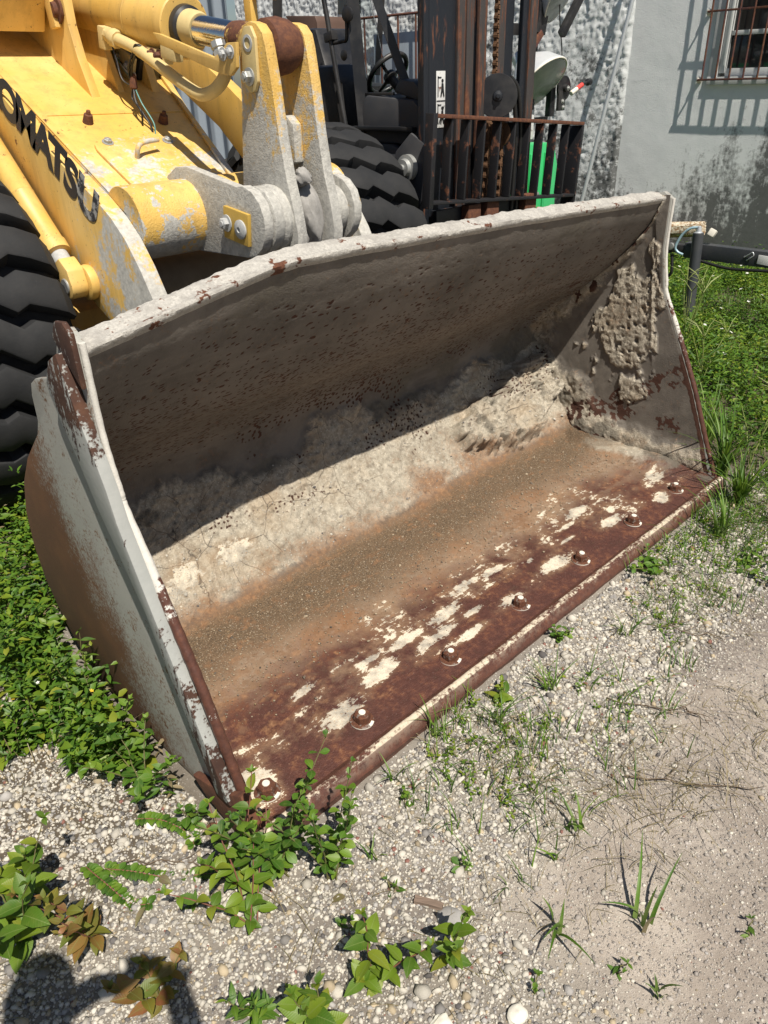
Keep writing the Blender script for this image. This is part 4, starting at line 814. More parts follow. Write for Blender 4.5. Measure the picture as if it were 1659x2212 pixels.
    for z0 in (1.575, 1.44):
        blk(2.975, 2.980, z0, z0+.10); blk(2.975, 3.005, z0+.092, z0+.097); lathe('pictogram', (3.015, 2.0955, z0+.078), (0, -1, 0), [(0, .009), (.002, .009)], 'wire', dc, 12)
        prism('pictogram', [(3.004, z0+.03), (3.008, z0+.065), (3.022, z0+.065), (3.026, z0+.03), (3.032, z0), (3.023, z0), (3.015, z0+.026), (3.007, z0), (2.998, z0)], 1, 2.093, 2.0955, 'wire', dc, 0)
    prism('pictogram', [(2.985, 1.44), (2.991, 1.44), (3.034, 1.53), (3.028, 1.53)], 1, 2.0935, 2.0957, 'wire', dc, 0)
    # tilt cylinder ends and fender brackets left of the mast
    lathe('tilt_pivot', (2.86, 2.21, 1.22), (-1, 0, 0), [(0, .07), (.03, .07), (.035, .05), (.06, .045), (.062, .02), (.075, .02)], 'steel', fk, 24)
    prism('side_arm', [(2.08, 1.05), (2.10, 1.35), (2.20, 1.40), (2.32, 1.30), (2.38, 1.10), (2.30, .9)], 0, 2.862, 2.883, 'black2', fk, .008)
    # cab: hood, floor panel, cowl, pillars
    bd = prism('body', [(2.36, .35), (2.36, 1.30), (2.44, 1.33), (2.72, 1.33), (2.80, 1.0), (3.6, 1.0), (3.6, .35)], 0, 2.95, 4.0, 'black2', fk, .02, label='charcoal forklift body')
    prism('cowl', [(2.24, 1.30), (2.22, 1.52), (2.27, 1.56), (2.66, 1.59), (2.72, 1.50), (2.72, 1.331), (2.40, 1.331)], 0, 2.96, 3.3, 'black2', bd, .02); box('ledge', 2.92, 2.965, 2.24, 2.74, 1.40, 1.425, 'black', bd, .006)
    prism('dashboard', [(2.25, 1.55), (2.24, 1.60), (2.30, 1.655), (2.42, 1.67), (2.47, 1.60)], 0, 3.0, 3.3, 'black2', bd, .02)
    prism('hood', [(2.95, .8), (2.86, 1.45), (2.88, 1.66), (2.96, 1.76), (3.7, 1.74), (3.8, .8)], 0, 2.97, 3.25, 'black', bd, .05)
    prism('seat', [(3.05, 1.55), (3.03, 1.64), (3.3, 1.66), (3.42, 1.98), (3.55, 1.98), (3.50, 1.55)], 0, 3.25, 3.6, 'black', bd, .04)
    def post(pts, r, n='pillar', m_='black'): return tube(n, pts, r, m_, bd, 4, 1)
    post([(2.99, 2.70, 1.34), (2.98, 2.76, 2.08), (2.98, 2.80, 2.75)], .052); post([(3.10, 2.42, 1.58), (2.99, 2.58, 2.08), (2.99, 2.72, 2.75)], .034); post([(3.9, 3.5, 1.7), (3.9, 3.35, 2.75)], .03); post([(3.05, 3.6, 1.7), (3.05, 3.45, 2.75)], .04)
    tube('grab_rail', [(2.93, 2.79, 1.34), (2.93, 2.82, 1.45), (2.93, 2.895, 1.80), (2.93, 2.93, 1.98), (2.93, 2.97, 2.2), (2.93, 2.99, 2.7)], .015, 'black', bd, 10, label='glossy grab rail'); obox('clamp', (2.935, 2.915, 1.90), (.05, .075, .05), (-.2, 0, 0), 'black', bd, .006); tube('mirror_arm', [(2.935, 2.91, 1.865), (2.94, 2.82, 1.872), (2.94, 2.78, 1.89), (2.94, 2.775, 2.05)], .011, 'black', bd, 8)
    lathe('lamp', (2.925, 2.735, 2.0), (-1, -.2, 0), [(0, .02), (.01, .038), (.02, .040), (.024, .034)], 'black', bd, 20); lathe('lamp', (2.93, 2.79, 1.80), (-1, 0, 0), [(0, .02), (.01, .03), (.014, .024)], 'black', bd, 16)
    gl = prism('windscreen', [(2.66, 1.60), (2.47, 1.60), (2.62, 2.06), (2.78, 2.7), (2.80, 2.7), (2.72, 2.0)], 0, 2.985, 2.990, 'cabglass', bd, 0, label='dusty side glass'); box('glass_seal', 2.975, 3.0, 2.45, 2.68, 1.585, 1.602, 'black', bd, .004)
    # steering wheel, tilted towards the seat
    bm = bmesh.new(); c = Vector((3.3, 2.80, 1.70)); ax = Vector((0, .75, .66)).normalized(); u, v_ = frame_of(ax); R = .14
    pts = [c+(u*math.cos(t)+v_*math.sin(t))*R for t in np.linspace(0, 2*math.pi, 41)]; b_tube(bm, pts, .016, 8)
    for t in (.6, 2.7, 4.7): b_tube(bm, [c-ax*.03, c+(u*math.cos(t)+v_*math.sin(t))*R], .011, 6)
    b_lathe(bm, c-ax*.22, ax, [(0, .03), (.17, .028), (.18, .045), (.21, .04)], 14); from_bm('steering_wheel', bm, 'black', bd, 50)
    lathe('beacon', (3.1, 2.255, 1.64), (0, -.3, 1), [(0, .016), (.03, .016), (.036, .01)], 'amber', bd, 12); obox('mirror', (3.05, 2.86, 2.12), (.012, .14, .22), (0, .2, .6), 'lampglass', bd, .004)
    wm = None
    for x in (2.95, 3.75):
        for y in (2.62, 3.55): lathe('wheel', (x, y, .32), (1, 0, 0), [(0, .2), (.0, .29), (.03, .32), (.21, .32), (.24, .29), (.24, .2)], 'rubber', fk, 32)
M['crankblue'] = plain('pale_blue_paint', (.36,.52,.60), .4, .3); M['guard_rust'] = rusty('backrest_rust', (.09, .05, .035), .72, .6, sc_=16); M['decal'] = rusty('decal_vinyl', (.72, .73, .72), .08, sc_=20)
build_forklift()

# ================================================================== LIGHT TOWER, pole, cabinet, trailer, pipe
def lamp(root, c, d, R, nm='floodlight', **k):
    c = Vector(c); d = Vector(d).normalized()
    sh = lathe(nm, c, d, [(-R*1.25, R*.22), (-R*1.2, R*.30), (-R*.95, R*.34), (-R*.85, R*.42), (-R*.45, R*.80), (-R*.05, R*1.0), (0, R*1.03), (.012, R*1.03), (.012, R*.98)], 'lampshell', root, 48, **k)
    lathe('lens', c+d*.004, d, [(.0, R*.975), (.0135, R*.97), (.03, R*.7), (.036, .01)], 'lampglass', sh, 40); tube('lens_ring', [c+d*.012+(frame_of(d)[0]*math.cos(t)+frame_of(d)[1]*math.sin(t))*R*1.01 for t in np.linspace(0, 2*math.pi, 49)], .007, 'white_paint', sh, 8, 1)
    return sh
lt = thing('light_tower', (5.3, 3.3, 0), 'green portable light tower with black mast, floodlights and a hand winch', 'light tower')
hs = prism('housing', [(4.90, .25), (4.90, 1.24), (4.94, 1.28), (5.13, 1.28), (5.17, 1.20), (5.20, 1.17), (5.52, 1.16), (5.58, 1.13), (5.64, .98), (5.655, .25)], 1, 3.02, 3.9, 'green', lt, .02, label='bright green engine housing')
box('housing_rib', 5.21, 5.245, 3.005, 3.019, .62, 1.09, 'green', hs, .004); box('housing_rib', 5.42, 5.45, 3.005, 3.019, .62, 1.09, 'green', hs, .004)
for x in (5.36, 5.42): box('badge', x, x+.035, 3.0145, 3.019, .63, .655, 'red', hs, .001)
lathe('lock', (5.36, 3.02, .76), (0, -1, 0), [(0, .02), (.005, .02), (.007, .012)], 'steel', hs, 14)
for x, y in ((5.0, 3.1), (5.45, 3.1)): lathe('wheel', (x, y+.2, .22), (1, 0, 0), [(0, .1), (0, .2), (.03, .22), (.15, .22), (.18, .2), (.18, .1)], 'rubber', lt, 24)
ma = box('mast', 5.16, 5.29, 3.06, 3.16, 1.2, 3.0, 'black', lt, .006, label='black square mast'); box('mast_label', 5.235, 5.285, 3.052, 3.059, 1.2, 1.42, 'decal', ma, .002); box('crossbar', 4.9, 5.5, 3.17, 3.22, 1.95, 2.03, 'black', ma, .006); obox('bracket', (5.30, 3.04, 2.10), (.12, .03, .30), (0, .2, 0), 'black', ma, .006)
lamp(lt, (5.258, 3.0, 1.613), (.02, -.72, -.68), .245, label='grey bowl floodlight pointing down'); lamp(lt, (5.47, 2.98, 2.26), (.25, -.75, -.45), .25, label='floodlight cut off by the picture top')
obox('lamp_arm', (5.17, 3.03, 1.86), (.30, .03, .05), (0, -.75, 0), 'bars', ma, .004); obox('yoke', (5.55, 2.93, 2.10), (.06, .05, .42), (0, .72, 0), 'black', ma, .006)
wi = box('winch', 5.46, 5.53, 3.02, 3.07, 1.36, 1.66, 'black', lt, .006, label='black hand winch with red and white crank grip'); lathe('drum', (5.61, 3.01, 1.567), (0, -1, 0), [(0, .04), (.0, .092), (.008, .095), (.02, .092), (.022, .03), (.05, .03)], 'black', wi, 36); box('winch_plate', 5.531, 5.63, 2.985, 3.01, 1.40, 1.55, 'black', wi, .006)
for x, z in ((5.61, 1.567), (5.585, 1.47), (5.60, 1.425)): hexbolt('bolt', (x, 2.955 if z > 1.5 else 2.984, z), (0, -1, 0), .013, .012, 'steel', wi)
rod('crank_grip', (5.635, 2.94, 1.526), (5.72, 2.94, 1.558), .019, 'white_paint', wi, 14); rod('crank_grip', (5.72, 2.94, 1.558), (5.80, 2.94, 1.588), .0195, 'red', wi, 14); rod('crank_arm', (5.80, 2.94, 1.588), (5.87, 2.94, 1.604), .013, 'black', wi, 10); lathe('knob', (5.865, 2.94, 1.603), (1, 0, .1), [(0, .015), (.01, .028), (.05, .028), (.06, .012)], 'black', wi, 14); box('strut', 5.29, 5.53, 3.08, 3.12, 1.33, 1.358, 'black', wi, .004)
tube('cable', [(5.58, 3.0, 1.62), (5.54, 3.0, 1.85), (5.47, 3.0, 2.1), (5.42, 3.0, 2.6)], .005, 'wire', wi, 6); tube('cable', [(5.10, 3.0, 1.42), (5.14, 3.0, 1.36), (5.09, 3.0, 1.30), (5.12, 3.0, 1.24)], .009, 'wire', lt, 6)

gp = rod('leaning_pole', (6.55, 3.40, .0), (6.86, 3.06, 2.75), .019, 'galv', None, 14, label='long galvanised steel tube leaning on the stucco wall', cat='pole')
cb = thing('cabinet', (5.5, 6.1, 0), 'brown slotted metal box with white markings behind the forklift', 'cabinet')
cbx = prism('cabinet_shell', [(6.32, .1), (6.36, 2.22), (6.43, 2.29), (5.95, 2.26), (5.92, 2.2), (5.90, .1)], 0, 5.45, 5.95, 'brown_cab', cb, .01)
for z in (2.10, 2.03, 1.96): box('vent_slot', 5.443, 5.4495, 5.98, 6.18, z, z+.022, 'whiteframe', cbx, .001)
for pts in ([(6.10, 1.84), (6.07, 1.84), (6.045, 1.71), (6.075, 1.71)], [(6.075, 1.71), (6.045, 1.71), (6.02, 1.80), (6.05, 1.80)], [(6.05, 1.80), (6.02, 1.80), (5.99, 1.71), (6.02, 1.71)], [(6.02, 1.71), (5.99, 1.71), (5.95, 1.84), (5.98, 1.84)]): prism('white_mark', pts, 0, 5.443, 5.4495, 'white_paint', cbx, 0)
# grille and pale window far along the stucco, behind the cab
fw_ = thing('far_grille', (6.9, 6.6, 1.4), 'thin brown railing on the stucco behind the forklift cab', 'railing')
for i in range(9): rod('bar', (6.88, 5.3+i*.28, 1.25), (6.88, 5.3+i*.28, 2.32), .012, 'bars', fw_, 8)
rod('rail', (6.88, 5.25, 2.32), (6.88, 7.6, 2.32), .014, 'bars', fw_, 8); box('pane', 6.93, 6.945, 5.45, 6.6, 1.25, 2.15, 'corr', fw_, .004)

tr = thing('trailer', (5.0, .6, 0), 'dark grey trailer drawbar on its jack post among the weeds', 'trailer')
bmx = box('drawbar', 4.96, 5.04, -1.6, 1.44, .475, .580, 'jack', tr, .006, label='dark drawbar beam'); obox('number_plate', (4.953, .86, .525), (.006, .09, .06), (.05, 0, 0), 'decal', bmx, .001)
box('coupler', 4.965, 5.035, 1.4405, 1.62, .50, .56, 'black', tr, .012); lathe('coupler_ball_cap', (5.0, 1.60, .49), (0, 0, 1), [(0, .05), (.05, .055), (.085, .035)], 'black', tr, 18); lathe('bolt', (4.96, 1.54, .545), (-1, 0, 0), [(0, .025), (.02, .025), (.022, .01)], 'steel', tr, 12)
jk = rod('jack_post', (4.92, 1.305, .045), (4.92, 1.335, .665), .038, 'jack', tr, 20, label='jack post with pale blue crank'); lathe('jack_cap', (4.92, 1.335, .665), (0, 0, 1), [(0, .03), (.008, .02), (.04, .014), (.045, .006)], 'galv', jk, 12); rod('jack_foot', (4.92, 1.304, .0), (4.92, 1.305, .044), .06, 'jack', jk, 18)
tube('crank', [(4.92, 1.335, .70), (4.90, 1.39, .69), (4.89, 1.44, .64), (4.88, 1.47, .56), (4.885, 1.45, .525), (4.89, 1.41, .51)], .009, 'crankblue', jk, 8); obox('plastic_cap', (4.99, 1.265, .66), (.05, .05, .05), (.4, .3, .2), 'pvc', tr, .008)
tube('cable', [(4.95, 1.30, .47), (4.94, 1.1, .445), (4.94, .9, .455), (4.94, .7, .47)], .011, 'wire', tr, 8); tube('pin_clip', [(4.955, .98, .51), (4.945, .955, .53), (4.945, .935, .55), (4.945, .945, .57), (4.95, .965, .555), (4.955, 1.0, .53)], .004, 'galv', tr, 6)
cl_ = tube('safety_chain', [(4.97, 1.63, .60), (4.93, 1.66, .62), (4.92, 1.69, .58), (4.93, 1.66, .53), (4.94, 1.64, .48), (4.95, 1.60, .42)], .022, 'chain', tr, 8, label='rusty coiled safety chain'); tube('hose', [(4.95, 1.52, .49), (4.94, 1.50, .36), (4.94, 1.56, .33), (4.94, 1.60, .38)], .012, 'wire', tr, 8)
pp = thing('wall_pipe', (6.85, 2.4, .34), 'broken white pipe end with flaking foam against the wall', 'pipe')
rod('elbow', (6.86, 2.53, .26), (6.86, 2.53, .44), .055, 'pvc', pp, 18); bm = bmesh.new(); bmesh.ops.create_cone(bm, cap_ends=True, segments=18, radius1=.072, radius2=.062, depth=.36); bmesh.ops.subdivide_edges(bm, edges=bm.edges, cuts=3)
for q in bm.verts: q.co += Vector((random.uniform(-1, 1), random.uniform(-1, 1), random.uniform(-1, 1)))*.007
bmesh.ops.transform(bm, matrix=Matrix.Translation((6.86, 2.32, .335)) @ Matrix.Rotation(math.radians(83), 4, 'X'), verts=bm.verts); from_bm('foam_sleeve', bm, 'flaky', pp, 30)

# ================================================================== VEGETATION
def leaf_mat(name, cols, objrnd, tl=.30):
    m = NT(name); f = m.rnd() if objrnd else m.attr('rnd')[2]
    c = m.ramp(f, *[(i/(len(cols)-1), q) for i, q in enumerate(cols)]); n = m.noise(60, 3)
    c = m.mix(m.ramp(n, (.45, 0), (.7, .35)), c, (.16, .20, .035))
    if objrnd:
        ox, oy, oz = m.xyz(m.obj()); ax_ = m.mth('ABSOLUTE', ox); wv = m.mth('SINE', m.add(m.mul(ax_, 55.), m.mul(oy, -75.)))
        c = m.mix(m.ramp(ax_, (.004, .55), (.016, 0)), c, (.24, .30, .10)); c = m.mix(m.ramp(wv, (.80, 0), (1., .14)), c, (.20, .27, .07)); sp = m.ramp(m.noise(9, 4, .7, m.obj()), (.64, 0), (.68, .8)); c = m.mix(sp, c, (.17, .11, .045))
        m.out(c, .5, 0, m.bump(wv, .08, .004))
    else: m.out(c, .5)
    t = m.n('ShaderNodeBsdfTranslucent'); m.l(m.mix(.5, c, (.18, .32, .02)), t.inputs[0])
    mx = m.n('ShaderNodeMixShader'); mx.inputs[0].default_value = tl; m.l(m.b.outputs[0], mx.inputs[1]); m.l(t.outputs[0], mx.inputs[2])
    o = [q for q in m.t.nodes if q.type == 'OUTPUT_MATERIAL'][0]; m.t.links.new(mx.outputs[0], o.inputs[0]); return m.m
G1 = [(.030, .085, .010), (.055, .14, .013), (.09, .20, .017), (.16, .26, .022)]
G2 = [(.06, .135, .012), (.10, .19, .015), (.165, .25, .018), (.24, .27, .026)]
RED = [(.20, .085, .03), (.13, .15, .025), (.30, .10, .05), (.22, .18, .03), (.09, .14, .02)]
DRY = [(.20, .15, .085), (.33, .26, .16), (.14, .105, .065)]
for k, c in (('leaf_green', G1), ('leaf_lime', G2), ('leaf_red', RED), ('leaf_dry', DRY)): M[k] = leaf_mat(k, c, True); M[k+'_mass'] = leaf_mat(k+'_mass', c, False)
M['stem'] = plain('weed_stem', (.13, .12, .045), .7, 0, .3, 40); M['stem_red'] = plain('red_weed_stem', (.19, .075, .05), .7, 0, .3, 40); M['petal'] = plain('white_petal', (.78, .77, .72), .7); M['petal_y'] = plain('yellow_petal', (.75, .50, .04), .6)
def wfun(shape, t):
    return {'ovate': np.sin(np.pi*np.clip(t, 0, 1)**.75)**.9*.30, 'lance': np.sin(np.pi*np.clip(t, 0, 1)**.85)*.17, 'spoon': np.sin(np.pi*np.clip(t, 0, 1)**1.5)**.8*.30, 'round': np.sin(np.pi*np.clip(t, 0, 1))**.65*.40}[shape]
def leaf_verts(shape, n, curl=.25, fold=.35, serr=0):
    t = np.linspace(0, 1, n); w = wfun(shape, t); w[0] = .012; w[-1] = .004
    if serr: w = w*(1+serr*np.where(np.arange(n) % 2 == 0, 1, -1)); w[0] = .012; w[-1] = .004
    z = -curl*t*t; v = []
    for i in range(n): v += [(-w[i], t[i], z[i]+w[i]*fold), (0, t[i], z[i]), (w[i], t[i], z[i]+w[i]*fold)]
    f = []
    for i in range(n-1): a = 3*i; f += [(a, a+1, a+4, a+3), (a+1, a+2, a+5, a+4)]
    return np.array(v, np.float32), np.array(f, np.int32)
LM = {}
def leaf_mesh(shape, matn, var):
    k = (shape, matn, var)
    if k not in LM:
        v, f = leaf_verts(shape, 11, (.12, .30, .45)[var], (.30, .45, .15)[var], .025 if shape == 'ovate' else 0); me = bpy.data.meshes.new('leaf'); me.from_pydata(v.tolist(), [], f.tolist()); me.materials.append(M[matn]); me.shade_smooth(); LM[k] = me
    return LM[k]
def orient(d, roll=0.):
    """matrix whose y axis is d and whose z axis is as upright as it can be"""
    d = Vector(d).normalized(); x = d.cross(Vector((0, 0, 1)))
    if x.length < 1e-3: x = Vector((1, 0, 0))
    x.normalize(); z = x.cross(d); return Matrix((x, d, z)).transposed().to_4x4() @ Matrix.Rotation(roll, 4, 'Y')
def gz(x, y): return float(gheight(np.array([x]), np.array([y]))[0])
def weed(loc, label, stems, leaf, shape, matn, pairs=6, seed=0, group=None, name='weed', stemm='stem', flower=0, tip=True):
    rr = random.Random(seed); x, y = loc; root = thing(name, (x, y, gz(x, y)-.004), label, 'weed', group)
    for (h, az, lean) in stems:
        a = math.radians(az); P = []; ox, oy = rr.uniform(-.012, .012), rr.uniform(-.012, .012)
        for i in range(6): t = i/5; P.append(Vector((ox+math.cos(a)*lean*t**1.4+rr.uniform(-1, 1)*.004, oy+math.sin(a)*lean*t**1.4+rr.uniform(-1, 1)*.004, h*t)))
        bm = bmesh.new(); b_tube(bm, P, [.0022-.0011*i/5 for i in range(6)], 5); me = bpy.data.meshes.new('stem'); bm.to_mesh(me); bm.free(); me.materials.append(M[stemm]); reg(bpy.data.objects.new('stem', me), root)
        az0 = rr.uniform(0, 180)
        for k in range(pairs):
            t = .18+.82*k/max(1, pairs-1); i = min(4, int(t*5)); p = P[i].lerp(P[i+1], t*5-i); s_ = leaf*(.75+.5*math.sin(math.pi*min(1, t*.9+.1)))*rr.uniform(.7, 1.2)*(.75 if k == pairs-1 else 1)
            for sd in (0, 180):
                if rr.random() < .10: continue
                aa = math.radians(az0+90*(k % 2)+sd+rr.uniform(-25, 25)); el = math.radians(rr.uniform(-10, 30)+25*t); d = Vector((math.cos(aa)*math.cos(el), math.sin(aa)*math.cos(el), math.sin(el)))
                o = bpy.data.objects.new('leaf', leaf_mesh(shape, matn, rr.randrange(3))); reg(o, root); o.matrix_local = Matrix.Translation(p) @ orient(d, rr.uniform(-.5, .5)) @ Matrix.Scale(s_, 4)
        if tip:
            for q in range(3):
                aa = rr.uniform(0, 6.28); d = Vector((math.cos(aa)*.6, math.sin(aa)*.6, 1)); o = bpy.data.objects.new('leaf', leaf_mesh(shape, matn, rr.randrange(3))); reg(o, root); o.matrix_local = Matrix.Translation(P[-1]) @ orient(d) @ Matrix.Scale(leaf*.5*rr.uniform(.7, 1.1), 4)
    return root
def st(n, h, sp, seed, az=None):
    rr = random.Random(seed); return [(h*rr.uniform(.7, 1.1), (az if az is not None else rr.uniform(0, 360))+rr.uniform(-30, 30)*(az is not None), sp*rr.uniform(.4, 1.1)) for _ in range(n)]
weed((-.035, -.065), 'bushy glossy weed at the tip of the bucket corner', st(9, 0.345, 0.179, 1), 0.0290, 'spoon', 'leaf_green', 9, 1)
weed((.045, -.16), 'upright glossy weed right of the bushy one by the bucket tip', st(6, 0.328, 0.143, 2), 0.0275, 'spoon', 'leaf_green', 9, 2)
weed((-.125, -.03), 'leggy yellow green weed left of the bucket tip plant', st(3, 0.293, 0.125, 3), 0.0363, 'ovate', 'leaf_lime', 7, 3, stemm='stem_red')
weed((-.165, -.115), 'leggy weed with blotched leaves near the picture foot, under the bushy plant', st(4, 0.259, 0.179, 4), 0.0334, 'ovate', 'leaf_lime', 7, 4, stemm='stem_red')
weed((-.055, -.40), 'young shoot with serrated lime leaves in open gravel at bottom centre', [(.20, 80, .03), (.13, -45, .12), (.05, 200, .03)], .040, 'ovate', 'leaf_lime', 7, 5, stemm='stem_red')
weed((.085, -.50), 'small shoot with drooping leaves right of the bottom centre shoot', st(2, 0.190, 0.054, 6), 0.0363, 'ovate', 'leaf_lime', 5, 6)
weed((-.20, -.40), 'pale lime weed cut by the bottom edge of the picture', st(3, 0.172, 0.071, 7), 0.0471, 'ovate', 'leaf_lime', 5, 7)
weed((-.29, -.29), 'dark narrow leaved weed at the bottom edge', st(3, 0.138, 0.089, 17), 0.0363, 'lance', 'leaf_green', 7, 17)
weed((-.405, -.115), 'weed with red tinged leaves at bottom left', st(3, 0.155, 0.089, 8), 0.0399, 'ovate', 'leaf_red', 6, 8)
weed((-.43, .11), 'red leaved weed standing in the shadow at lower left', st(4, 0.207, 0.143, 9), 0.0420, 'ovate', 'leaf_red', 6, 9, stemm='stem_red')
weed((-.545, .225), 'broad lime weed at the left edge above the shadow', st(6, 0.259, 0.161, 10), 0.0507, 'ovate', 'leaf_lime', 6, 10)
weed((-.49, .33), 'leafy lime weed leaning in from the left edge', st(4, 0.241, 0.143, 11), 0.0435, 'ovate', 'leaf_lime', 7, 11)
weed((-.09, .205), 'small rosette weed in gravel beside the bucket heel', st(2, 0.086, 0.036, 12), 0.0290, 'spoon', 'leaf_green', 5, 12)
weed((-.135, .42), 'low serrated weed close to the foot of the grey side plate', st(6, 0.172, 0.161, 13), 0.0304, 'ovate', 'leaf_green', 7, 13)
weed((-.115, .62), 'weed with drooping leaves against the grey side plate', st(7, 0.276, 0.179, 14), 0.0334, 'ovate', 'leaf_green', 8, 14)
weed((-.10, .80), 'tall thin weed rising against the grey side plate', [(.30, 40, .03), (.24, 200, .06), (.2, 120, .08)], .045, 'lance', 'leaf_green', 9, 15)
weed((1.18, -.045), 'little weed at the cutting edge below the middle bolts', st(3, 0.050, 0.045, 21), 0.0244, 'spoon', 'leaf_green', 5, 21)
weed((.80, -.085), 'bright seedling beside the cutting edge left of the middle', st(2, 0.050, 0.030, 22), 0.0343, 'ovate', 'leaf_lime', 4, 22)
weed((1.76, -.075), 'small dark weed creeping along the right part of the cutting edge', st(6, 0.060, 0.149, 23), 0.0274, 'spoon', 'leaf_green', 6, 23)
weed((2.02, -.30), 'trailing weed on bare gravel right of the cutting edge', st(6, 0.050, 0.193, 24), 0.0259, 'spoon', 'leaf_green', 7, 24)
for i, (x, y, l) in enumerate(((.28, -.37, 'tiny seedling in gravel under the middle of the cutting edge'), (.12, -.28, 'tiny seedling near the weathered stick'), (-.02, -.27, 'small dark seedling in gravel under the glossy weeds'), (.33, -.77, 'small seedling low on the sandy right'), (.17, -.66, 'two leaf sprout near the bottom right gravel'), (.60, -.93, 'seedling at the lower right edge of the sand'), (.34, -.13, 'sprout just below the cutting edge'), (-.22, .02, 'round leaved seedling left of the bucket tip'), (-.08, .13, 'sprout beside the bucket heel'))): weed((x, y), l, st(2, .035, .02, 40+i), .028, 'lance' if i % 2 else 'spoon', 'leaf_green', 2, 40+i, 'seedlings in the gravel', 'seedling')
# creeping stems with small round leaves
def creeper(pts, label, seed):
    rr = random.Random(seed); x, y = pts[0]; root = thing('creeper', (x, y, gz(x, y)), label, 'weed'); P = smooth_path([(a-x, b-y, .012+.01*math.sin(i*2)) for i, (a, b) in enumerate(pts)], 8)
    bm = bmesh.new(); b_tube(bm, P, .0018, 5); me = bpy.data.meshes.new('stem'); bm.to_mesh(me); bm.free(); me.materials.append(M['stem_red']); reg(bpy.data.objects.new('stem', me), root)
    for i, p in enumerate(P):
        d = (P[min(i+1, len(P)-1)]-P[max(i-1, 0)]).normalized(); sd = d.cross(Vector((0, 0, 1)))
        for s_ in (-1, 1): o = bpy.data.objects.new('leaf', leaf_mesh('round', 'leaf_green', rr.randrange(3))); reg(o, root); o.matrix_local = Matrix.Translation(p) @ orient(sd*s_+d*.4+Vector((0, 0, rr.uniform(.1, .6)))) @ Matrix.Scale(rr.uniform(.014, .024), 4)
creeper([(-.33, .26), (-.29, .20), (-.23, .13), (-.17, .075), (-.145, .04)], 'creeping stem with small round leaves left of the bucket tip', 1)
creeper([(-.36, .30), (-.35, .22), (-.33, .14), (-.30, .10)], 'creeping stem hanging from the left weeds onto gravel', 2); creeper([(-.20, .33), (-.16, .27), (-.13, .20), (-.14, .16)], 'short creeping stem with round leaves below the side plate', 3)

# ---- masses that nobody could count
def leaf_mass(name, P, Dr, L, shape, matn, label, nseg=4, roll=None, extra=None, parent=None):
    v0, f0 = leaf_verts(shape, nseg, .25, .35); n = len(P); Dr = Dr/np.linalg.norm(Dr, axis=1, keepdims=True); up_ = np.array([[0, 0, 1.]]); x = np.cross(Dr, up_); x /= np.linalg.norm(x, axis=1, keepdims=True)+1e-9; z = np.cross(x, Dr)
    ro = rng.uniform(-.6, .6, n)[:, None]; x, z = x*np.cos(ro)+z*np.sin(ro), z*np.cos(ro)-x*np.sin(ro)
    v = P[:, None]+L[:, None, None]*(v0[None, :, 0:1]*x[:, None]+v0[None, :, 1:2]*Dr[:, None]+v0[None, :, 2:3]*z[:, None]); f = f0[None]+(np.arange(n)*len(v0))[:, None, None]
    r = np.repeat(rng.random(n), len(v0)); return np_mesh(name, v.reshape(-1, 3), f.reshape(-1, 4), matn, parent, 180, {'rnd': np.stack([r, r, r, r*0+1], -1)}, kind='stuff', label=label)
def cover(name, bx_, by_, hts, leaf, shape, matn, label, per=9, lean=.06):
    n = len(bx_); P = []; Dd = []; L = []; az = rng.uniform(0, 6.28, n); le = rng.uniform(.2, 1, n)*lean; zb = gheight(bx_, by_)
    for k in range(per):
        t = (k+.5)/per; px = bx_+np.cos(az)*le*t**1.3; py = by_+np.sin(az)*le*t**1.3; pz = zb+hts*t
        for sd in (0, math.pi):
            aa = az+1.57*(k % 2)+sd+rng.uniform(-.5, .5, n); el = rng.uniform(-.2, .6, n)+.3*t; P.append(np.stack([px, py, pz], 1)); Dd.append(np.stack([np.cos(aa)*np.cos(el), np.sin(aa)*np.cos(el), np.sin(el)], 1)); L.append(leaf*rng.uniform(.55, 1.25, n)*(1.15-.45*t))
    return leaf_mass(name, np.concatenate(P), np.concatenate(Dd), np.concatenate(L), shape, matn, label)
def pick(n, x0, x1, y0, y1, f):
    x = rng.uniform(x0, x1, n); y = rng.uniform(y0, y1, n); k = rng.random(n) < f(x, y); return x[k], y[k]
def blades(name, bx_, by_, h, w, matn, label, bend=.6, parent=None):
    n = len(bx_); az = rng.uniform(0, 6.28, n); z0 = gheight(bx_, by_)-.005; t = np.linspace(0, 1, 5); bd = rng.uniform(.1, 1., n)*bend
    side = np.stack([-np.sin(az), np.cos(az)], 1); v = np.zeros((n, 5, 2, 3))
    for i, tt in enumerate(t):
        r = h*bd*tt**1.8; zz = z0+h*(tt-.35*bd*tt**2.5); ww = w*(1-tt**1.6)+.0003
        for j, s_ in enumerate((-1, 1)): v[:, i, j, 0] = bx_+np.cos(az)*r+side[:, 0]*ww*s_; v[:, i, j, 1] = by_+np.sin(az)*r+side[:, 1]*ww*s_; v[:, i, j, 2] = zz
    f0 = np.array([[2*i, 2*i+1, 2*i+3, 2*i+2] for i in range(4)]); f = f0[None]+(np.arange(n)*10)[:, None, None]; r = np.repeat(rng.random(n), 10)
    return np_mesh(name, v.reshape(-1, 3), f.reshape(-1, 4), matn, parent, 180, {'rnd': np.stack([r, r, r, r*0+1], -1)}, kind='stuff', label=label)
lx, ly = pick(3300, -1.0, -.085, .15, 2.6, lambda x, y: ss(.30, .62, y+.75*(x+.08)+.55*(fbm(x*4, y*4, 3, 101)-.5))*ss(.46, .55, fbm(x*7, y*7, 3, 102)+.07*ss(.7, 1.2, y)))
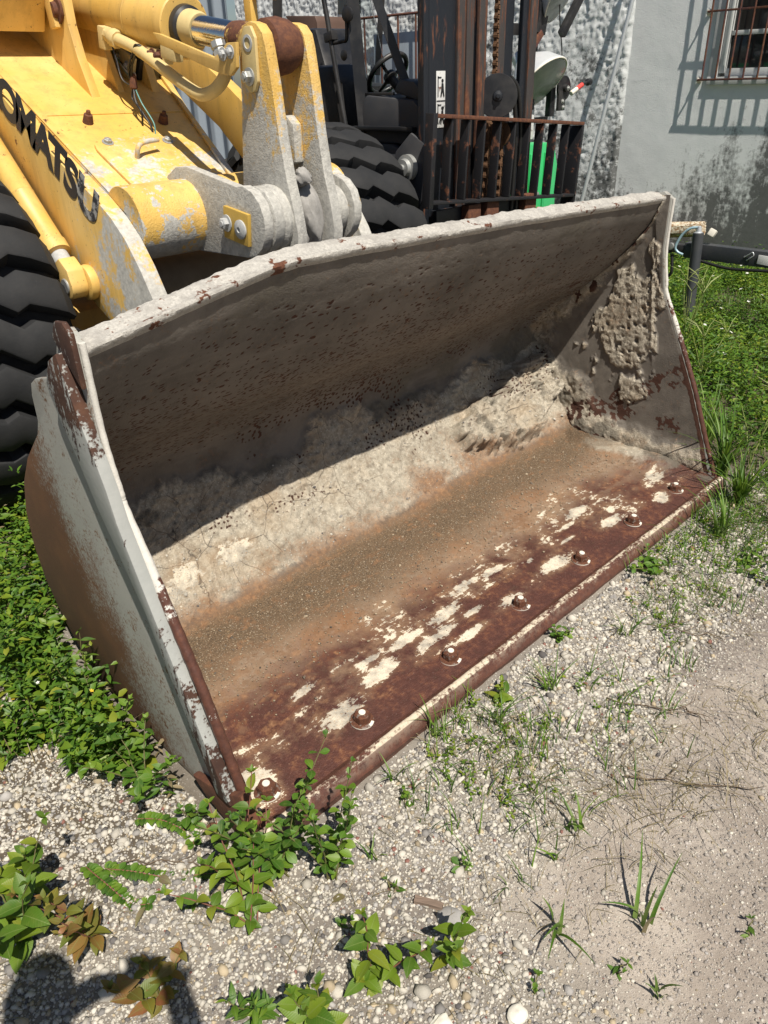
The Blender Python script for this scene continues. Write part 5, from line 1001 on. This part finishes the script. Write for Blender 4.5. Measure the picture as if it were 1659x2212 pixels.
ax_, ay_ = pick(500, -.3, .6, 1.2, 2.3, lambda x, y: (y > 1.16+.0*x)*(x < .25+.35*(y-1.2))*1.); lx = np.concatenate([lx, ax_]); ly = np.concatenate([ly, ay_])
hh = rng.uniform(.05, .17, len(lx))*(1+.5*ss(.5, 1.2, ly)); cover('weed_cover', lx, ly, hh*rng.uniform(.3, 2.1, len(lx)), .041, 'lance', 'leaf_green_mass', 'thick low weeds beside the grey side plate', 7, .09)
k = rng.random(len(lx)) < .42; cover('weed_cover', lx[k]+.02, ly[k]-.01, hh[k]*1.2, .047, 'ovate', 'leaf_lime_mass', 'broader lime weeds mixed into the left weeds', 5, .10)
k = rng.random(len(lx)) < .15; cover('dry_weed', lx[k]+.03, ly[k]-.02, hh[k]*.8, .034, 'lance', 'leaf_dry_mass', 'dead leaves and stems mixed into the left weeds', 4, .10)
zx, zy = pick(700, -.95, -.09, .3, 2.2, lambda x, y: ss(.3, .6, y+.75*(x+.08))); blades('dry_grass', zx, zy, rng.uniform(.05, .2, len(zx)), .0011, 'leaf_dry_mass', 'thin dry stalks among the left weeds', .7)
fx, fy = pick(60, -.9, -.1, .5, 2.2, lambda x, y: x*0+1)
def flowers(name, x, y, z, r, matn, label):
    v0 = [(0, 0, 0)]; f0 = []
    for i in range(5):
        a = 2*math.pi*i/5; v0 += [(math.cos(a-.45)*.7, math.sin(a-.45)*.7, .12), (math.cos(a)*1., math.sin(a)*1., .05), (math.cos(a+.45)*.7, math.sin(a+.45)*.7, .12)]; f0.append((0, 3*i+1, 3*i+2, 3*i+3))
    v0 = np.array(v0); n = len(x); tl = rng.uniform(-.5, .5, (n, 2)); v = v0[None]*r; v = np.stack([v[..., 0]+0*tl[:, :1], v[..., 1]+0*tl[:, :1], v[..., 2]+v[..., 0]*tl[:, :1]+v[..., 1]*tl[:, 1:]], -1)+np.stack([x, y, z], 1)[:, None]
    f = np.array(f0)[None]+(np.arange(n)*len(v0))[:, None, None]; return np_mesh(name, v.reshape(-1, 3), f.reshape(-1, 4), matn, None, 180, kind='stuff', label=label)
flowers('blossom', fx[:26], fy[:26], gheight(fx[:26], fy[:26])+rng.uniform(.10, .24, 26), .006, 'petal', 'tiny white flowers over the left weeds'); flowers('blossom', fx[26:44], fy[26:44], gheight(fx[26:44], fy[26:44])+rng.uniform(.10, .2, 18), .006, 'petal_y', 'tiny yellow flowers over the left weeds')
# right: rank grass and weeds up to the wall
inr = lambda x, y: ss(2.66, 2.8, x)*ss(-.62, -.15, y-.10*(x-2.8)+.5*(fbm(x*3, y*3, 3, 111)-.5))
gx, gy = pick(15000, 2.64, 6.95, -.8, 2.3, inr); blades('grass', gx, gy, rng.uniform(.04, .15, len(gx))*np.clip(.6+.2*(gx-2.6), .6, 1.1), .0028, 'leaf_green_mass', 'rank green grass between the bucket and the white wall', .8)
cx, cy = pick(4200, 2.8, 6.95, -.5, 2.4, lambda x, y: ss(2.9, 3.6, x)*ss(.38, .55, fbm(x*2.2, y*2.2, 3, 112)+.05)); cover('weed_cover', cx, cy, rng.uniform(.04, .22, len(cx)), .032, 'ovate', 'leaf_lime_mass', 'sunlit leafy weeds in front of the white wall', 6, .12)
cx, cy = pick(2200, 3.0, 6.95, .0, 2.4, lambda x, y: ss(.35, .6, fbm(x*3, y*3, 3, 113)+.1)); cover('weed_cover', cx, cy, rng.uniform(.08, .30, len(cx)), .045, 'lance', 'leaf_green_mass', 'darker leafy weeds under the trailer drawbar', 7, .12)
fx, fy = pick(75, 3.6, 6.6, .1, 2.2, lambda x, y: x*0+1); flowers('blossom', fx, fy, gheight(fx, fy)+rng.uniform(.16, .32, len(fx)), .013, 'petal', 'small white daisies in the weeds before the wall')
dx_, dy_ = pick(3500, 2.7, 6.5, -.9, 1.4, lambda x, y: .5*inr(x, y)+.03); blades('dry_grass', dx_, dy_, rng.uniform(.05, .16, len(dx_)), .0022, 'leaf_dry_mass', 'dead straw mixed into the grass on the right', 1.2)
sx_, sy_ = pick(8000, .3, 2.9, -.75, -.01, lambda x, y: ss(.42, .62, fbm(x*3.2, y*4, 3, 121))*ss(-.62, -.28, y)*(.35+.65*ss(1.9, 2.6, x))); blades('grass', sx_, sy_, rng.uniform(.02, .12, len(sx_)), .0018, 'leaf_green_mass', 'sparse fine grass along the cutting edge', 1.1)
sx_, sy_ = pick(1700, .5, 2.6, -.75, -.03, lambda x, y: ss(.50, .66, fbm(x*3, y*3.4, 3, 122))); blades('dry_grass', sx_, sy_, rng.uniform(.03, .10, len(sx_)), .0009, 'leaf_dry_mass', 'thin dead grass lying on the gravel near the cutting edge', 2.2)
nx, ny_ = pick(900, -.7, .5, -.7, .5, lambda x, y: ((x < -.08) | (y < -.05))*ss(.52, .62, fbm(x*6, y*6, 3, 123))*.9); blades('dry_grass', nx, ny_, rng.uniform(.02, .06, len(nx)), .0007, 'leaf_dry_mass', 'fine dead straw among the near gravel', 2.5)
sx_, sy_ = pick(900, .45, 2.6, -.5, -.02, lambda x, y: ss(.44, .60, fbm(x*3.2, y*4, 3, 121))*ss(-.45, -.2, y)); cover('weed_cover', sx_, sy_, rng.uniform(.01, .06, len(sx_)), .014, 'spoon', 'leaf_lime_mass', 'tiny seedlings along the cutting edge', 3, .03)
# ---- countable grass tufts
def tuft(loc, label, n, h, w, seed, dry=False, spread=.02, bend=1., group='grass tufts near the bucket'):
    rr = random.Random(seed); x, y = loc; root = thing('grass_tuft', (x, y, gz(x, y)-.004), label, 'grass', None)
    for i in range(n):
        az = rr.uniform(0, 6.28); hh = h*rr.uniform(.55, 1.15); b = rr.uniform(.2, 1)*bend; ox, oy = rr.uniform(-spread, spread), rr.uniform(-spread, spread); v = []; f = []
        for k in range(8):
            t = k/7; r = hh*b*t**1.7; z = hh*(t-.42*b*t**2.6); ww = w*(1-t**1.8)+.0003
            for s_ in (-1, 0, 1): v.append((ox+math.cos(az)*r-math.sin(az)*ww*s_, oy+math.sin(az)*r+math.cos(az)*ww*s_, z+abs(s_)*ww*.5))
        for k in range(7): a = 3*k; f += [(a, a+1, a+4, a+3), (a+1, a+2, a+5, a+4)]
        me = bpy.data.meshes.new('blade'); me.from_pydata(v, [], f); me.materials.append(M['leaf_dry' if dry or rr.random() < .06 else 'leaf_green']); me.shade_smooth(); reg(bpy.data.objects.new('blade', me), root)
    return root
for i, (x, y, l, n, h, w) in enumerate(((.55, -.03, 'grass tuft growing over the cutting edge near its left third', 7, .13, .0032), (.37, -.06, 'low grass tuft below the second bolt', 9, .10, .0026), (.72, -.14, 'fine grass tuft on gravel below the third bolt', 14, .13, .0022), (.95, -.17, 'broad patch of grass on gravel below the middle bolts', 16, .12, .0022), (.56, -.50, 'lone grass sprout in open sand at mid right', 5, .10, .0045), (.47, -.52, 'small grass sprout left of the lone one in sand', 4, .07, .0035), (.305, -.62, 'spreading grass sprout on the gravel and sand border', 6, .12, .0048),
        (.455, -.75, 'long bladed grass sprout lowest on the sand', 6, .17, .0048), (1.35, -.20, 'grass tuft among dead straw right of the middle', 14, .12, .0022), (.335, -.85, 'small dark grass sprout near the lower right', 5, .07, .004), (2.18, -.16, 'grass tuft before the right end of the cutting edge', 26, .24, .004), (2.50, -.10, 'tall grass tuft hiding the right bucket corner', 40, .34, .0055), (2.70, .06, 'dense grass tuft behind the right bucket corner', 44, .40, .0055), (2.78, -.22, 'arching grass tuft at the right picture edge', 34, .32, .005), (2.42, -.33, 'spreading grass tuft right of the bucket corner', 30, .26, .0045), (2.95, .25, 'shaded tall grass tuft beside the right side plate', 40, .40, .0055), (.16, -.20, 'narrow grass sprout beneath the first bolts', 5, .07, .0028))): tuft((x, y), l, n, h, w, 60+i)
# flowering grass stalks standing before the trailer
def stalk(loc, label, n, h, seed):
    rr = random.Random(seed); x, y = loc; root = thing('grass_stalk', (x, y, gz(x, y)), label, 'grass')
    for i in range(n):
        az = rr.uniform(0, 6.28); le = rr.uniform(.02, .16); hh = h*rr.uniform(.75, 1.1); P = [Vector((math.cos(az)*le*t**1.5+rr.uniform(-.02, .02)*(1-t), math.sin(az)*le*t**1.5, hh*t)) for t in np.linspace(0, 1, 7)]
        bm = bmesh.new(); b_tube(bm, P, [.0032, .003, .0028, .0025, .0022, .0018, .0012], 5); me = bpy.data.meshes.new('stem'); bm.to_mesh(me); bm.free(); me.materials.append(M['stalk']); reg(bpy.data.objects.new('stem', me), root)
        if rr.random() < .75:
            bm = bmesh.new()
            for k in range(5): a = rr.uniform(0, 6.28); b_tube(bm, [P[-1], P[-1]+Vector((math.cos(a)*.05, math.sin(a)*.05, .06)), P[-1]+Vector((math.cos(a)*.11, math.sin(a)*.11, .085))], [.0022, .002, .001], 4)
            me = bpy.data.meshes.new('seed_head'); bm.to_mesh(me); bm.free(); me.materials.append(M['stalk']); reg(bpy.data.objects.new('seed_head', me), root)
        for t in (2, 3):
            a = rr.uniform(0, 6.28); o = bpy.data.objects.new('leaf', leaf_mesh('lance', 'leaf_green', rr.randrange(3))); reg(o, root); o.matrix_local = Matrix.Translation(P[t]) @ orient((math.cos(a), math.sin(a), .9)) @ Matrix.Diagonal((.05, .22, .1, 1))
M['stalk'] = plain('pale_grass_stalk', (.22, .26, .08), .6, 0, .25, 30)
stalk((4.05, .93), 'tall flowering grass stalks in front of the jack post', 8, .50, 1); stalk((3.75, .66), 'flowering grass stalks below the drawbar near the right edge', 4, .42, 2); stalk((2.86, .0), 'pale star shaped seed heads by the right bucket corner', 3, .34, 3)
# dry twigs on the sand
def twig(loc, label, L, az, seed):
    rr = random.Random(seed); x, y = loc; root = thing('dry_twig', (x, y, gz(x, y)), label, 'twig'); a = math.radians(az); P = [Vector((math.cos(a)*L*t+rr.uniform(-1, 1)*.012, math.sin(a)*L*t+rr.uniform(-1, 1)*.012, .008+rr.uniform(0, .008))) for t in np.linspace(0, 1, 7)]
    bm = bmesh.new(); b_tube(bm, P, [.0022-.0002*i for i in range(7)], 5)
    me = bpy.data.meshes.new('stem'); bm.to_mesh(me); bm.free(); me.materials.append(M['twig']); reg(bpy.data.objects.new('stem', me), root)
    for i in range(1, 6):
        b = a+rr.uniform(-1, 1)*.9; bm = bmesh.new(); b_tube(bm, [P[i], P[i]+Vector((math.cos(b)*L*.18, math.sin(b)*L*.18, .008)), P[i]+Vector((math.cos(b+.3)*L*.33, math.sin(b+.3)*L*.33, -.002))], [.0012, .001, .0006], 4); me = bpy.data.meshes.new('side_twig'); bm.to_mesh(me); bm.free(); me.materials.append(M['twig']); reg(bpy.data.objects.new('side_twig', me), root)
M['twig'] = plain('dry_twig_bark', (.12, .085, .055), .8, 0, .3, 50)
twig((.80, -.52), 'branched dry twig lying on the sand at right', .30, -55, 1); twig((1.02, -.33), 'dry root strand on dark gravel right of the cutting edge', .26, -60, 2); twig((1.15, -.50), 'short dry stick on pale sand near the right edge', .10, -95, 3); twig((1.45, -.22), 'dead straw strand near the straw patch', .25, -70, 4); twig((-.30, .24), 'thin dry twig crossing gravel below the left weeds', .2, -40, 5)
# ---- small loose things
bm = bmesh.new(); bmesh.ops.create_cube(bm, size=1); bmesh.ops.scale(bm, vec=(.016, .068, .012), verts=bm.verts); bmesh.ops.subdivide_edges(bm, edges=bm.edges, cuts=3)
for q in bm.verts: q.co += Vector((random.uniform(-1, 1)*.0016, random.uniform(-1, 1)*.0012, random.uniform(-1, 1)*.0016))
wc = from_bm('wood_stick', bm, 'wood', None, 20, label='weathered brown wood offcut lying on gravel', cat='stick'); wc.location = (.155, -.37, gz(.155, -.37)+.008); wc.rotation_euler = (.05, .1, math.radians(30))
def chunk(name, loc, s, seed, matn, label, cat):
    bm = bmesh.new(); bmesh.ops.create_icosphere(bm, subdivisions=3, radius=1); V = np.array([q.co[:] for q in bm.verts]); k = 1+.8*(fbm(V[:, 0]*1.3+seed*3.1+V[:, 2], V[:, 1]*1.3-V[:, 2]*.5, 4, 131)-.5)
    for q, a in zip(bm.verts, k): q.co = Vector((q.co.x*s[0], q.co.y*s[1], q.co.z*s[2]))*float(a)
    o = from_bm(name, bm, matn, None, 30, label=label, cat=cat); o.location = (loc[0], loc[1], gz(*loc)+s[2]*.3); return o
chunk('concrete_chunk', (.165, -.43), (.032, .036, .012), 1, 'cement_dark', 'flat grey concrete crumb beside the wood offcut', 'rock')
chunk('rock', (-.02, -.56), (.022, .018, .012), 2, 'white_paint', 'large white stone near the bottom edge', 'rock'); chunk('rock', (-.08, .17), (.018, .013, .009), 3, 'rust', 'dark brown stone by the bucket heel', 'rock'); chunk('rock', (.10, -.66), (.024, .02, .014), 4, 'white_paint', 'cream stone at the lower right gravel', 'rock'); chunk('rock', (-.18, .30), (.02, .017, .012), 5, 'white_paint', 'white stone under the side plate weeds', 'rock')
sm = obox('metal_scrap', (0, 0, 0), (.012, .045, .006), (0, 0, 0), 'jack', None, .001, label='small dark blue metal strip on gravel at left', cat='scrap'); sm.location = (-.29, .19, gz(-.29, .19)+.008); sm.rotation_euler = (.1, .2, math.radians(-20))
def dead_leaf(loc, label, s, az, seed):
    o = bpy.data.objects.new('dead_leaf', leaf_mesh('lance' if seed % 2 else 'ovate', 'leaf_dry', seed % 3)); reg(o, None, label, 'leaf'); o.location = (loc[0], loc[1], gz(*loc)+.008); o.rotation_euler = (.2, .3, math.radians(az)); o.scale = (s,)*3
dead_leaf((-.31, .10), 'tan dead leaf on gravel at left', .05, 120, 1); dead_leaf((.03, -.22), 'brown dead leaf under the glossy weeds', .04, 60, 2); dead_leaf((.13, -.30), 'curled brown leaf beside the wood offcut', .035, 10, 3); dead_leaf((-.25, .14), 'yellow dead leaf beside the metal strip', .035, 200, 4); dead_leaf((.7, -.36), 'small tan leaf on the gravel right of the middle', .028, 80, 5)
# far bush seen over the loader
def far_tree():
    t = thing('tree', (4.0, 15.5, 0), 'green tree far behind the loader', 'tree'); tube('trunk', [(4.0, 15.5, 0), (4.05, 15.5, 1.2), (3.95, 15.55, 2.4)], .12, 'wood', t, 10, label='trunk')
    n = 5200; c = rng.normal(0, 1, (n, 3)); c /= np.linalg.norm(c, axis=1, keepdims=True); rad = rng.random(n)**.4; cl = rng.integers(0, 16, n); cc = rng.normal(0, 1, (16, 3))*[1.5, 1.1, .7]+[4.0, 15.5, 2.5]; P = cc[cl]+c*rad[:, None]*rng.uniform(.5, .9, (16, 1))[cl]
    leaf_mass('crown', P, rng.normal(0, 1, (n, 3))+[0, 0, .2], rng.uniform(.08, .16, n), 'ovate', 'leaf_green_mass', 'leafy crown', parent=t)
far_tree()
# ---- the photographer, whose shadow lies on the gravel at lower left
def person():
    bx_, by_ = -1.0, -.98; root = thing('person', (bx_, by_, 0), 'person holding up a phone, whose shadow falls on the gravel at lower left', 'person')
    J = {'pel': (0, 0, .98, .15, .12), 'wst': (0, 0, 1.14, .14, .11), 'chs': (0, .01, 1.36, .17, .125), 'nkb': (0, .0, 1.54, .085, .08), 'nk': (0, .01, 1.62, .058, .058), 'hd': (0, .03, 1.73, .085, .10), 'top': (0, .02, 1.87, .07, .085)}
    E_ = [('pel', 'wst'), ('wst', 'chs'), ('chs', 'nkb'), ('nkb', 'nk'), ('nk', 'hd'), ('hd', 'top')]
    for s_, n_ in ((-1, 'l'), (1, 'r')):
        J['hip'+n_] = (.10*s_, 0, .92, .10, .10); J['kn'+n_] = (.12*s_, .03, .50, .065, .065); J['an'+n_] = (.13*s_, -.01, .09, .045, .045); J['toe'+n_] = (.15*s_, .16, .035, .045, .03)
        J['sh'+n_] = (.20*s_, 0, 1.49, .065, .065); E_ += [('pel', 'hip'+n_), ('hip'+n_, 'kn'+n_), ('kn'+n_, 'an'+n_), ('an'+n_, 'toe'+n_), ('chs', 'sh'+n_)]
    J['ell'] = (-.24, .14, 1.28, .045, .045); J['wrl'] = (.05, .20, 1.50, .03, .03); J['hal'] = (.14, .16, 1.57, .03, .022); J['elr'] = (.30, .05, 1.30, .045, .045); J['wrr'] = (.24, .16, 1.50, .03, .03); J['har'] = (.245, .13, 1.58, .03, .022)
    E_ += [('shl', 'ell'), ('ell', 'wrl'), ('wrl', 'hal'), ('shr', 'elr'), ('elr', 'wrr'), ('wrr', 'har')]
    for hnd, ox in (('hal', .03), ('har', -.01)):
        hx, hy, hz = J[hnd][:3]
        for i in range(5): a = (i-2)*.02; J[f'{hnd}{i}a'] = (hx+ox*.5+a*.5, hy+.02, hz+.03-.006*abs(i-1.5), .009, .009); J[f'{hnd}{i}b'] = (hx+ox+a, hy+.035, hz+.065-.008*abs(i-1.5), .008, .008); E_ += [(hnd, f'{hnd}{i}a'), (f'{hnd}{i}a', f'{hnd}{i}b')]
    R = Matrix.Rotation(-YAW, 4, 'Z'); names = list(J); me = bpy.data.meshes.new('tmp'); me.from_pydata([R @ Vector(J[k][:3]) for k in names], [(names.index(a), names.index(b)) for a, b in E_], [])
    o = bpy.data.objects.new('tmp', me); COL.objects.link(o); o.modifiers.new('s', 'SKIN'); o.modifiers.new('d', 'SUBSURF').levels = 2; o.modifiers['d'].render_levels = 2
    for i, k in enumerate(names): me.skin_vertices[0].data[i].radius = J[k][3:]; me.skin_vertices[0].data[i].use_root = (k == 'pel')
    m2 = bpy.data.meshes.new_from_object(o.evaluated_get(bpy.context.evaluated_depsgraph_get())); bpy.data.objects.remove(o)
    for q in ('cloth_top', 'cloth_leg', 'skin', 'hair'): m2.materials.append(M[q])
    for f in m2.polygons:
        c = R.inverted() @ f.center; f.material_index = 1 if c.z < 1.0 else (3 if c.z > 1.80 or (c.z > 1.68 and c.y < .0) else (2 if c.z > 1.58 or (c.y > .15 and c.z > 1.45) else 0))
    m2.shade_smooth(); reg(bpy.data.objects.new('body', m2), root)
M['cloth_top'] = plain('blue_shirt', (.08, .11, .18), .9); M['cloth_leg'] = plain('dark_trousers', (.03, .032, .04), .9); M['skin'] = plain('skin', (.45, .27, .19), .55, 0, .08); M['hair'] = plain('dark_hair', (.03, .02, .015), .6)
person()
